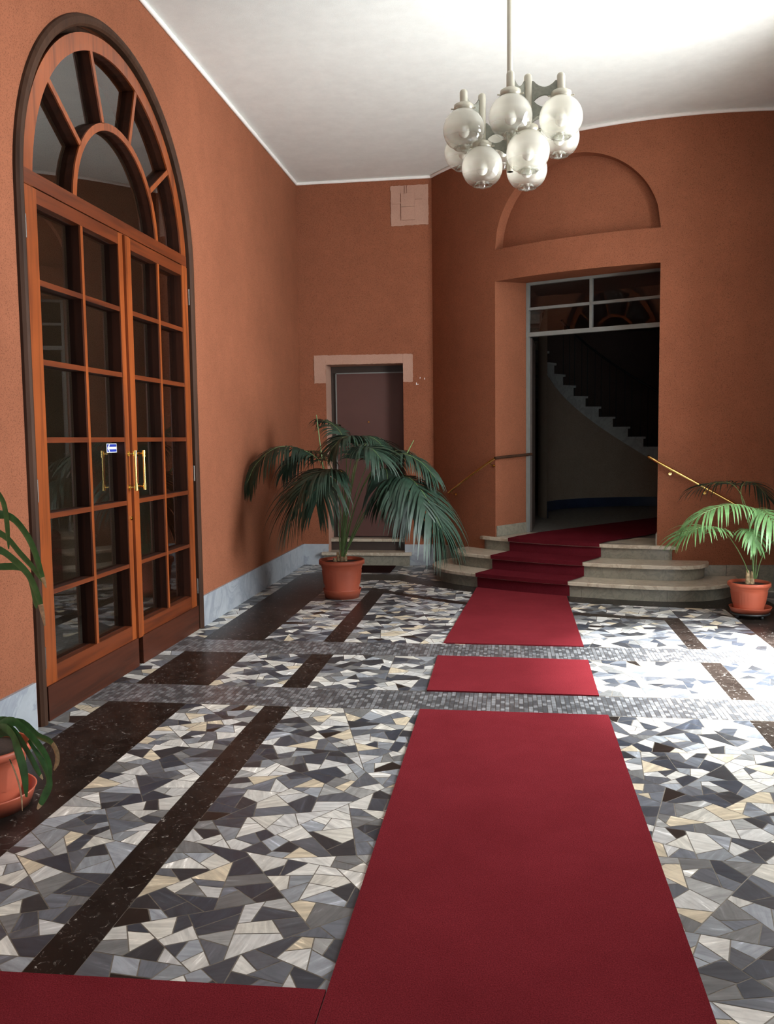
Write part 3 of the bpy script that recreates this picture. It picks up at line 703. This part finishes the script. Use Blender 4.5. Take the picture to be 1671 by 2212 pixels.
# carpet runner over the steps
def run_rows():
    e0L, e0R = Vector((-.345, 8.712)), Vector((.518, 8.238)); e1L, e1R = Vector((.013, 9.364)), Vector((.894, 8.873))
    return e0L, e0R, e1L, e1R
e0L, e0R, e1L, e1R = run_rows()
def hit(P, Q, R):
    d = Q-P; o = P-Vector((CX, CY)); a = d.dot(d); b = 2*o.dot(d); c = o.dot(o)-R*R
    return P+d*((-b-math.sqrt(b*b-4*a*c))/(2*a))
seq = [(4.145, .0), (4.152, .11), (4.183, .112), (4.188, .15), (3.85, .152), (3.852, .255), (3.883, .257), (3.888, .296), (3.485, .298), (3.487, .398), (3.518, .40), (3.523, .437), (3.30, .439)]
NW = 12; rows = []
for R, z in seq:
    row = []
    for k in range(NW+1):
        t = k/NW; P = e0L.lerp(e0R, t); Q = e1L.lerp(e1R, t); h = hit(P, Q, R+.012); row.append((h.x, h.y, z+.004))
    rows.append(row)
m_ = MB()
for a, b in zip(rows[:-1], rows[1:]): m_.strip(a, b)
last = rows[-1]
farL = [(.36, 9.93), (1.875, 11.70), (2.7, 12.6)]; farR = [(1.32, 9.43), (1.62, 9.85), (3.5, 11.95)]
prev = last
for (lx, ly), (rx, ry) in zip(farL, farR):
    cur = [(lx+(rx-lx)*k/NW, ly+(ry-ly)*k/NW, .4425) for k in range(NW+1)]; m_.strip(prev, cur); prev = cur
tag(m_.build('stair_carpet', 'carpet_stair'), 'dark red carpet runner laid over the marble entrance steps', 'carpet')

# ------------------------------------------------------------------ red carpets on the passage floor
def carpet(pts, label, name='red_carpet'):
    m_ = MB(); b = [(x, y, .0005) for x, y in pts]; t = [(x, y, .009) for x, y in pts]; n = len(pts)
    m_.add(t, [tuple(range(n))]); m_.strip(b+b[:1], t+t[:1])
    return tag(m_.build(name, 'carpet'), label, 'carpet', 'red carpets on the passage floor')
carpet([(-.493, -2.6), (.513, -2.6), (.525, 4.718), (-.492, 4.722)], 'longest red carpet strip in the foreground, running along the passage')
carpet([(-.488, 5.092), (.512, 5.082), (.521, 5.90), (-.492, 5.935)], 'short red carpet piece between the two bands of small grey tesserae')
carpet([(-.48, 6.32), (.525, 6.295), (.532, 8.308), (.2, 8.450), (-.06, 8.586), (-.325, 8.745)], 'red carpet piece running up to the foot of the marble steps')
carpet([(-2.40, 1.20), (-.496, 1.20), (-.496, 2.222), (-2.40, 2.165)], 'red carpet lying crosswise at the lower left, beside the long strip')

# ------------------------------------------------------------------ brass handrails
def rail(pts, name, label, br, jr=None):
    T = thing(name, label, 'handrail', tuple(pts[0]), 'brass handrails of the entrance steps')
    m_ = MB(); m_.tube(pts, .0135, 12); m_.build('rail', 'brass', T)
    if jr: m_ = MB(); m_.tube(jr, .015, 12); m_.build('return_rail', 'wood_dark', T)
    for q, w_ in br:
        m_ = MB(); m_.tube([q, (q[0], q[1], q[2]-.035), (w_[0], w_[1], q[2]-.05)], .005, 8); m_.tube([(w_[0], w_[1], q[2]-.05), (w_[0]+(q[0]-w_[0])*.15, w_[1]+(q[1]-w_[1])*.15, q[2]-.05)], .014, 12)
        m_.build('bracket', 'brass', T)
RR = CR+.065
an = frange(-100.9, -87.2, 14); P = [cp(a, RR, 1.293-(a+100.9)*.0352) for a in an]
P = [tuple(JR+Vector((-.075, .09, 1.30)))] + P
rail(P, 'brass_handrail', 'brass handrail sloping down the round wall right of the doorway', [(P[4], cp(an[3], CR)), (P[9], cp(an[8], CR))])
an = frange(-127.7, -139.6, 13); P = [cp(a, RR, 1.283-(-127.7-a)*.0335) for a in an]
jn = Vector((d.y, -d.x, 0))*.06
J0 = Vector(P[0]); Jm = JL+jn+Vector((0, 0, 1.29)); Je = IL+jn+Vector((0, 0, 1.312))
rail(P+[], 'brass_handrail', 'brass handrail sloping down the dark wall left of the doorway', [(P[1], cp(an[1], CR)), (P[-2], cp(an[-2], CR))], [tuple(J0), tuple(Jm), tuple(Je)])
m_ = MB()

# ------------------------------------------------------------------ curved staircase in the hall
SC = thing('curved_staircase', 'curved stone staircase with black railing seen through the large doorway', 'staircase', (CX, CY, .43))
RI, RO = 1.60, 2.84
def tz(k): return 1.335+.154*k
def ta(k): return 89.4+8.4*k
m_ = MB()
up_, lo_ = [], []
lowf = lambda a: 1.166+(a-85.9)*.0187-.18*0
for k in range(-7, 13):
    aL, aR = ta(k), ta(k-1)
    for a in frange(aR, aL, 4):
        up_.append(cp(a, RI, tz(k))); lo_.append(cp(a, RI, max(.43, 1.215+(a-89.4)*.0176)))
m_.strip(lo_, up_); m_.build('string', 'string', SC)
for k in range(-5, 13):
    aL, aR = ta(k), ta(k-1)-1.1; t_ = MB(); z = tz(k); an = frange(aR, aL, 4)
    ii = [cp(a, RI-.02, z) for a in an]; oo = [cp(a, RO, z) for a in an]; ib = [(x, y, z-.03) for x, y, q in ii]; ob = [(x, y, z-.03) for x, y, q in oo]
    t_.strip(ii, oo); t_.strip(ib, ii); t_.strip(oo, ob); t_.strip(ob, ib)
    t_.add([ii[0], oo[0], ob[0], ib[0]], [(0, 1, 2, 3)])
    st_ = t_.build('step', 'string', SC)
    ORG[st_.name] = ORG[SC.name]
    r_2 = MB(); q = ta(k-1); r_2.add([cp(q, RI, z-.154), cp(q, RO, z-.154), cp(q, RO, z-.03), cp(q, RI, z-.03)], [(0, 1, 2, 3)]); r_2.build('riser', 'riser', st_)
    b_ = MB()
    for f_ in ((.25, .75) if k < 7 else ()): a = aR+(aL-aR)*f_; b_.tube([cp(a, RI+.05, z), cp(a, RI+.05, z+.88)], .005, 6)
    if b_.v: b_.build('baluster', 'black', st_)
hr = MB(); hr.tube([cp(a, RI+.05, 2.215+(a-85)*.01833) for a in frange(50, 139, 40)], .018, 8); hr.build('handrail', 'black', SC)
m_ = MB(); an = frange(40, 200, 60)
m_.strip([cp(a, RI+.015, .43) for a in an], [cp(a, RI+.015, max(.5, 1.23+(a-89.4)*.0176)) for a in an], True)
m_.build('wall_understair', 'hall_wall', kind='structure')
m_ = MB(); m_.strip([cp(a, RI-.004, .43) for a in an], [cp(a, RI-.004, .57) for a in an], True); m_.strip([cp(a, RI-.004, .57) for a in an], [cp(a, RI+.015, .57) for a in an]); m_.build('baseboard_hall', 'hall_blue', kind='structure')
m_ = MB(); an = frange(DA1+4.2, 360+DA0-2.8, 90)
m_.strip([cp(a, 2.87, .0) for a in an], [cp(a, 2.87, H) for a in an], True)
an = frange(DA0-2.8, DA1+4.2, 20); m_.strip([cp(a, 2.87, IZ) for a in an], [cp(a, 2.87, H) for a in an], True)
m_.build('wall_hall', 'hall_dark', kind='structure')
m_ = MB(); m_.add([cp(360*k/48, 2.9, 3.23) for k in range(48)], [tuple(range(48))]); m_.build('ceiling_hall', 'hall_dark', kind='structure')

# ------------------------------------------------------------------ chandelier
CC = Vector((0.0, 5.5, 0))
CH = thing('chandelier', 'metal chandelier with nine white and clear glass globes on a long rod', 'chandelier', (0, 5.5, 3.2))
m_ = MB(); m_.tube([(0.005, 5.5, 3.10), (0.005, 5.5, H)], .0175, 16); m_.tube([(0.005, 5.5, 3.1), (0.005, 5.5, 3.56)], .021, 14); m_.lathe([(.06, 0), (.058, -.03), (.02, -.06)], (0.005, 5.5, H), 24)
m_.build('rod', 'chmetal', CH)
UP = [(-0.268, 5.42), (0.008, 5.20), (0.293, 5.27), (0.304, 5.66), (-0.29, 5.83), (-0.04, 5.82)]
LO = [(-0.162, 5.50), (0.107, 5.26), (0.107, 5.60)]
def globe(x, y, zc_, ztop):
    R = .124
    prof = [(.05, .113), (.075, .099)]+[(R*math.sin(rad(a)), R*math.cos(rad(a))) for a in range(40, 140, 8)]+[(.078, -.094), (.060, -.104), (.045, -.108)]
    g_ = MB(); g_.lathe(prof, (x, y, zc_), 36)
    g_.f = [f for f in g_.f if len(f) == 4]; g_.sm = [True]*len(g_.f); g_.mi = [0]*len(g_.f)
    o = g_.build('globe', 'globe', CH); ORG[o.name] = ORG[CH.name]
    zs = [v.co.z+3.2-zc_ for v in o.data.vertices]
    o.data.attributes.new('White', 'FLOAT', 'POINT').data.foreach_set('value', [0.95*min(1, max(0, (z+.082)/.10))**1.1+.02 for z in zs])
    b_ = MB(); b_.lathe([(.012, .07), (.014, .05), (.030, .012), (.034, -.008), (.030, -.028), (.017, -.042), (.0, -.046)], (x, y, zc_), 18); b_.build('bulb', 'bulb', o)
    r_ = MB(); r_.lathe([(.062, -.1035), (.056, -.111), (.046, -.108), (.036, -.088), (.024, -.090), (.019, -.116), (.012, -.127), (.0, -.129)], (x, y, zc_), 24); r_.build('clear_rim', 'clear', o)
    h_ = MB(); h_.lathe([(.0, .152), (.045, .15), (.058, .142), (.060, .118), (.056, .110), (.05, .108)], (x, y, zc_), 30); h_.f = h_.f
    h_.tube([(x+.056, y-.02, zc_+.115), (x+.074, y-.026, zc_+.115)], .004, 6); h_.tube([(x-.056, y-.02, zc_+.115), (x-.074, y-.026, zc_+.115)], .004, 6)
    h_.build('globe_holder', 'chmetal', CH)
    t_ = MB(); t_.tube([(x, y, zc_+.14)]+[(x, y, ztop-.02)]+[(x, y, ztop-.02+.02*math.sin(a)) for a in (.5, 1.0, 1.35)], [.0235, .0235, .021, .013, .004], 16); t_.build('arm_tube', 'chmetal', CH)
for x, y in UP: globe(x, y, 3.335 if y > 5.3 else 3.318, 3.57)
for x, y in LO: globe(x, y, 3.135, 3.57)
def plate(a, b, z0, z1, sag=.035, par=CH):
    a = Vector((a[0], a[1], 0)); b = Vector((b[0], b[1], 0)); dd = (b-a); L = dd.length; dd.normalize(); nn = Vector((-dd.y, dd.x, 0))*.006
    a = a+dd*.018; b = b-dd*.018; n = 13
    T1 = []; B1 = []
    for i in range(n):
        t = i/(n-1); q = a.lerp(b, t); s_ = sag*math.sin(PI*min(1, max(0, (t-.08)/.84)))**.8
        T1.append(q+Vector((0, 0, z1-s_))); B1.append(q+Vector((0, 0, z0+s_)))
    p_ = MB()
    for sg_ in (-1, 1): p_.strip([v+nn*sg_ for v in B1], [v+nn*sg_ for v in T1])
    p_.strip([v-nn for v in T1], [v+nn for v in T1]); p_.strip([v+nn for v in B1], [v-nn for v in B1])
    # raised rim
    nr = nn*1.5
    rim = lambda L_, s2: p_.tube([v for v in L_], .0045, 6)
    rim(T1, 0); rim(B1, 0)
    p_.build('link_plate', 'plate', par)
c0 = (0.005, 5.5)
PL = [(UP[0], LO[0]), (UP[1], LO[1]), (UP[2], LO[1]), (UP[3], LO[2]), (UP[4], LO[0]), (UP[5], LO[2])]
for a, b in PL:
    plate(a, b, 3.415, 3.525); plate(a, b, 3.315, 3.415) if True else None
for b in LO:
    plate(b, c0, 3.30, 3.39, .03); plate(b, c0, 3.21, 3.30, .03)

# ------------------------------------------------------------------ plants
def spline(P, n):
    P = [Vector(p) for p in P]; out = []; Q = [P[0]*2-P[1]]+P+[P[-1]*2-P[-2]]
    segs = len(P)-1
    for i in range(n):
        u = i/(n-1)*segs; k = min(int(u), segs-1); t = u-k
        a, b, c, d_ = Q[k], Q[k+1], Q[k+2], Q[k+3]
        out.append(0.5*((2*b)+(c-a)*t+(2*a-5*b+4*c-d_)*t*t+(3*b-a-3*c+d_)*t**3))
    return out
def frond(T, P, L, start=.35, n=26, width=.011, droop=1.0, matn='leaf', spread=1.0, label=None, rr=.006, wide=1.0, fwd=.55):
    pts = spline(P, 40)
    m_ = MB(); m_.tube(pts, [rr*(1-.75*i/39) for i in range(40)], 6); ro = m_.build('frond', 'stemg', T)
    if label: ro['label'] = label
    ORG[ro.name] = ORG[T.name]
    lf = MB()
    for i in range(n):
        t = start+(1-start)*(i+.3)/n; k = t*39; k0 = min(int(k), 38); p = pts[k0].lerp(pts[k0+1], k-k0)
        tg = (pts[min(k0+2, 39)]-pts[max(k0-1, 0)]).normalized(); f = (t-start)/(1-start)
        sd = tg.cross(Vector((0, 0, 1)))
        if sd.length < .1: sd = Vector((1, 0, 0))
        sd.normalize()
        prof = (math.sin(PI*min(1, .12+f*.80)))**.6
        ll = L*prof*random.uniform(.88, 1.08)
        for s in (-1, 1):
            d0 = (sd*s*spread*(1-.55*f)+tg*(fwd+.9*f*f)+Vector((random.gauss(0, .05), random.gauss(0, .05), .12+random.gauss(0, .05)))).normalized()
            q = p.copy(); A_, B_ = [], []; N = 6; dv_ = d0.copy(); wv = tg.cross(d0)
            wv = (tg - d0*tg.dot(d0)); wv = wv.normalized() if wv.length > .05 else Vector((0, 1, 0))
            for j in range(N+1):
                u = j/N; w = width*wide*(min(1, .35+u*3.2))*(1-u**2.2)+.0006
                wv2 = (wv-dv_*wv.dot(dv_)).normalized(); A_.append(q+wv2*w); B_.append(q-wv2*w)
                dv_ = (dv_+Vector((0, 0, -.34*droop*(.3+1.2*u)))).normalized(); q = q+dv_*(ll/N); q.x = max(q.x, -2.44)
            lf.strip(A_, B_, True)
    lf.build('leaflets', matn, ro)
    return ro
def pot(T, c, h, rt_, rb, saucer=.02, sh=.045, sr=None, ribs=(.25, .72)):
    x, y, z = c
    prof = [(rb, 0), (rb*1.0, .01), (rb+(rt_*.9-rb)*.25, h*.25), (rb+(rt_*.9-rb)*.27, h*.27), (rb+(rt_*.9-rb)*.7, h*.66), (rb+(rt_*.9-rb)*.74, h*.70), (rt_*.90, h*.80), (rt_*.92, h*.82), (rt_*.92, h*.86), (rt_*1.0, h*.87), (rt_*1.0, h*.97), (rt_*.98, h), (rt_*.93, h), (rt_*.9, h*.9)]
    rib = lambda j, k: (.005 if k % 2 else -.005) if 3 <= j <= 4 else 0
    p_ = MB(); p_.lathe(prof, (x, y, z), 72, rib); p_.f = [f for f in p_.f if len(f) == 4]; p_.sm = [True]*len(p_.f); p_.mi = [0]*len(p_.f)
    p_.build('pot', 'terracotta', T)
    s_ = MB(); s_.lathe([(rt_*.9, h*.9), (rt_*.45, h*.93), (.0, h*.94)], (x, y, z), 32); s_.f = s_.f
    s_.build('soil', 'soil', T)
def saucer(T, c, r, h):
    s_ = MB(); s_.lathe([(0, .004), (r*.86, .004), (r*.88, 0), (r*.98, h*.9), (r, h), (r*.96, h), (r*.88, .012), (0, .012)], c, 48); s_.build('saucer', 'terracotta', T)
# large palm in front of the small door
bx, by = -1.585, 8.15
T = thing('potted_palm', 'large dark green palm in a ribbed terracotta pot before the small door', 'potted palm', (bx, by, 0), 'potted palms')
saucer(T, (bx, by, 0), .185, .085); pot(T, (bx, by, .05), .315, .218, .160)
Bp = (bx+.0, by, .33)
def A(px, py, Y): return tuple(at(px, py, Y))
fr1 = [
 ([(735, 1200, 8.15), (727, 1100, 8.2), (700, 1010, 8.3), (655, 972, 8.3), (600, 966, 8.15), (555, 1000, 8.0), (534, 1042, 7.9)], .30, .42, 34, 1.7),
 ([(738, 1202, 8.1), (744, 1120, 8.0), (742, 1050, 7.9), (715, 1019, 7.8), (675, 1026, 7.7), (645, 1065, 7.62), (622, 1120, 7.6)], .50, .40, 40, 1.1),
 ([(735, 1200, 8.2), (742, 1100, 8.25), (748, 1000, 8.35), (738, 940, 8.4), (715, 915, 8.5), (690, 906, 8.55)], .20, .5, 18, 1.4),
 ([(740, 1200, 8.1), (755, 1080, 8.0), (772, 985, 7.9), (764, 948, 7.8), (740, 945, 7.7), (715, 970, 7.6)], .26, .5, 22, 1.2),
 ([(740, 1202, 8.1), (772, 1080, 8.05), (818, 1000, 7.95), (865, 980, 7.85), (908, 998, 7.78), (940, 1032, 7.7)], .24, .45, 24, 1.2),
 ([(742, 1203, 8.1), (790, 1110, 8.0), (838, 1042, 7.85), (878, 1030, 7.7), (912, 1062, 7.6), (938, 1110, 7.52), (952, 1140, 7.5)], .46, .40, 38, 1.3),
 ([(740, 1200, 8.15), (762, 1090, 8.2), (790, 1010, 8.25), (808, 970, 8.35), (838, 978, 8.45), (866, 1010, 8.5)], .32, .45, 22, 1.5),
 ([(742, 1202, 8.1), (778, 1110, 8.0), (812, 1030, 7.9), (832, 1012, 7.8), (836, 1045, 7.7), (826, 1085, 7.65)], .30, .5, 20, 1.4),
 ([(740, 1200, 8.18), (752, 1090, 8.25), (770, 1000, 8.4), (790, 960, 8.6), (815, 955, 8.8), (850, 985, 8.95)], .28, .5, 20, 1.3),
 ([(737, 1202, 8.1), (742, 1100, 8.0), (732, 1025, 7.85), (708, 1016, 7.68), (692, 1040, 7.52), (683, 1085, 7.44)], .38, .48, 26, 1.2),
 ([(742, 1203, 8.1), (785, 1110, 7.98), (830, 1045, 7.8), (858, 1038, 7.65), (878, 1068, 7.5), (888, 1110, 7.42)], .36, .48, 26, 1.2),
 ([(740, 1200, 8.1), (748, 1100, 7.95), (762, 1020, 7.8), (775, 975, 7.7), (800, 968, 7.6), (822, 990, 7.5)], .30, .5, 22, 1.0),
 ([(738, 1200, 8.15), (745, 1090, 8.2), (760, 985, 8.2), (780, 945, 8.2), (812, 950, 8.15), (840, 985, 8.1)], .24, .5, 22, 1.2),
 ([(740, 1200, 8.1), (765, 1100, 8.1), (800, 1020, 8.15), (850, 975, 8.2), (890, 985, 8.25), (920, 1020, 8.3)], .26, .5, 24, 1.3),
 ([(736, 1200, 8.18), (735, 1100, 8.3), (715, 1010, 8.4), (680, 975, 8.6), (640, 985, 8.7), (612, 1020, 8.8)], .30, .45, 22, 1.6),
]
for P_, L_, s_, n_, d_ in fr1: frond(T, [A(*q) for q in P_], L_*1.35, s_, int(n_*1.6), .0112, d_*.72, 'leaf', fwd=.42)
for a_, b_ in (((698, 1015, 8.1), (683, 896, 8.1)), ((872, 992, 8.0), (893, 951, 8.0))):
    m_ = MB(); m_.tube([A(*a_), A(*b_)], [.007, .004], 6); m_.build('spear_leaf', 'stemg', T)
m_ = MB()
for dx, dy, h_ in ((0, 0, .12), (.03, .015, .09), (-.03, .01, .10), (-.055, -.02, .05)): m_.tube([(bx+dx, by+dy, .33), (bx+dx*1.3, by+dy, .33+h_)], [.02, .012], 8)
m_.build('stem_base', 'trunk', T)
# smaller bright palm beside the right wall
bx, by = 1.965, 7.48
T = thing('potted_palm', 'small brightly lit green palm in a terracotta pot right of the steps', 'potted palm', (bx, by, 0), 'potted palms')
m_ = MB()
for k in range(4):
    a = k*PI/2+.5; m_.lathe([(0, 0), (.016, .004), (.016, .03), (0, .034)], (bx+.13*math.cos(a), by+.13*math.sin(a), 0), 12)
m_.lathe([(0, .03), (.155, .03), (.155, .045), (0, .045)], (bx, by, 0), 32); m_.build('wheeled_base', 'black', T)
saucer(T, (bx+.0, by, .045), .168, .045); pot(T, (bx-.012, by, .058), .235, .168, .115)
fr2 = [
 ([(1619, 1250, 7.48), (1607, 1215, 7.45), (1585, 1175, 7.4), (1562, 1148, 7.3), (1530, 1137, 7.2), (1495, 1145, 7.1), (1462, 1165, 7.05)], .22, .48, 26, 1.0, 'leaf_lit', 1.0),
 ([(1625, 1250, 7.48), (1630, 1170, 7.42), (1629, 1115, 7.35), (1605, 1092, 7.25), (1565, 1092, 7.15), (1520, 1108, 7.05), (1478, 1136, 7.0)], .22, .44, 28, 1.5, 'leaf_lit', 1.1),
 ([(1630, 1250, 7.5), (1634, 1170, 7.45), (1625, 1105, 7.4), (1645, 1102, 7.3), (1668, 1125, 7.2), (1690, 1165, 7.15)], .26, .5, 16, 1.6, 'leaf_lit', 1.7),
 ([(1625, 1250, 7.5), (1622, 1150, 7.65), (1603, 1075, 7.85), (1575, 1043, 8.0), (1535, 1045, 8.1), (1500, 1052, 8.15)], .26, .55, 22, 1.2, 'leaf', 1.0),
 ([(1627, 1250, 7.5), (1620, 1150, 7.7), (1600, 1070, 7.9), (1608, 1042, 8.05), (1635, 1048, 8.1), (1658, 1075, 8.15)], .25, .5, 20, 1.5, 'leaf', 1.0),
 ([(1628, 1250, 7.45), (1622, 1180, 7.4), (1610, 1145, 7.3), (1622, 1148, 7.2), (1632, 1175, 7.15)], .16, .5, 12, 1.4, 'leaf_lit', 1.6),
 ([(1632, 1250, 7.5), (1645, 1205, 7.5), (1672, 1165, 7.45), (1705, 1150, 7.4), (1735, 1175, 7.35)], .24, .55, 18, 1.6, 'leaf_lit', 1.0),
]
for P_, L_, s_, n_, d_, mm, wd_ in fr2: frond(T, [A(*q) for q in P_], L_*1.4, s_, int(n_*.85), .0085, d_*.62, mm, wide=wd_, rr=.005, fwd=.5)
m_ = MB()
for dx, h_ in ((-.012, .10), (.02, .09)): m_.tube([(bx-.012+dx, by, .275), (bx-.012+dx*1.2, by, .29+h_)], [.022, .013], 8)
m_.build('stem_base', 'trunk', T)
# strap-leaved plant at the left edge, in front of the door
bx, by = -2.165, 3.27
T = thing('potted_dracaena', 'strap-leaved plant with dry leaf tips in a terracotta pot beside the arched door', 'potted plant', (bx, by, 0))
saucer(T, (bx, by, 0), .205, .07); pot(T, (bx, by, .03), .225, .190, .140)
def strap(P_, w, tip=.0, matn='strap'):
    pts = spline([A(*q) for q in P_], 22); m_ = MB(); d_ = MB()
    rows_ = []
    for i, p in enumerate(pts):
        u = i/21; tg = (pts[min(i+1, 21)]-pts[max(i-1, 0)]).normalized(); sd = tg.cross(Vector((.35, 1, .15)).normalized()).normalized(); nn = sd.cross(tg)
        ww = w*(.55+.9*min(u*2.2, .5))*(1-max(0, (u-.5)/.5)**3.6*.8)*.5+.0006
        rows_.append((p-sd*ww+nn*ww*.35, p, p+sd*ww+nn*ww*.35))
    cutk = 21-int(tip*21)
    for i in range(21):
        tgt = m_ if i < cutk else d_
        a, b = rows_[i], rows_[i+1]; tgt.add([*a, *b], [(0, 1, 4, 3), (1, 2, 5, 4)], True)
    o = m_.build('leaf', matn, T); ORG[o.name] = ORG[T.name]
    if tip: t_ = d_.build('dry_tip', 'dry', o); t_['label'] = 'dry brown leaf tip'
strap([(-70, 1120, 3.2), (-20, 1112, 3.25), (22, 1119, 3.28), (54, 1155, 3.3), (73, 1195, 3.3), (88, 1243, 3.3), (99, 1270, 3.3)], .036, .17)
strap([(-70, 1150, 3.25), (-30, 1142, 3.28), (11, 1162, 3.3), (40, 1195, 3.32), (69, 1227, 3.33), (90, 1256, 3.33)], .032, .0)
strap([(-70, 1200, 3.15), (-35, 1185, 3.18), (0, 1191, 3.2), (30, 1213, 3.22), (58, 1242, 3.22), (77, 1282, 3.22), (88, 1318, 3.22), (96, 1352, 3.22)], .036, .20)
strap([(-60, 1050, 3.2), (-20, 1055, 3.22), (2, 1080, 3.24), (10, 1110, 3.24), (14, 1145, 3.24), (18, 1186, 3.24)], .030, 0)
strap([(-50, 1230, 3.3), (0, 1225, 3.33), (45, 1228, 3.34), (64, 1255, 3.35), (74, 1300, 3.35), (78, 1315, 3.35)], .030, 0)
m_ = MB(); m_.tube([(bx-.10, by, .22), (bx-.14, by-.02, .8), (bx-.17, by-.03, 1.28)], [.028, .024, .020], 10); m_.tube([(bx-.02, by, .22), (bx-.03, by, .40)], [.024, .018], 10); m_.build('cane', 'trunk', T)
cx0 = (-20, 1590)
for P_, w_, t_ in (
 ([(-30, 1600, 3.32), (0, 1568, 3.25), (28, 1561, 3.18), (56, 1585, 3.12), (84, 1616, 3.08), (103, 1650, 3.06), (107, 1690, 3.06)], .040, 0),
 ([(-30, 1600, 3.34), (10, 1566, 3.3), (48, 1562, 3.3), (80, 1590, 3.28), (105, 1602, 3.26), (119, 1622, 3.25), (122, 1645, 3.25), (116, 1664, 3.25)], .030, .42),
 ([(-30, 1600, 3.3), (0, 1580, 3.15), (18, 1586, 3.05), (31, 1616, 3.0), (46, 1662, 2.98), (56, 1722, 2.98)], .055, 0),
 ([(-30, 1600, 3.3), (5, 1575, 3.2), (29, 1582, 3.12), (58, 1628, 3.06), (78, 1665, 3.03), (92, 1684, 3.02)], .036, .10),
 ([(60, 1600, 3.1), (90, 1650, 3.08), (104, 1690, 3.07), (94, 1720, 3.06), (80, 1748, 3.06)], .034, .14),
 ([(-30, 1600, 3.32), (-35, 1560, 3.2), (-20, 1575, 3.1), (-5, 1640, 3.0)], .04, 0),
 ([(-30, 1600, 3.35), (-10, 1560, 3.45), (25, 1560, 3.5), (50, 1590, 3.52)], .034, 0),
 ([(20, 1640, 2.99), (34, 1675, 2.975), (44, 1712, 2.97), (48, 1752, 2.97)], .010, .95)):
    strap(P_, w_, t_)
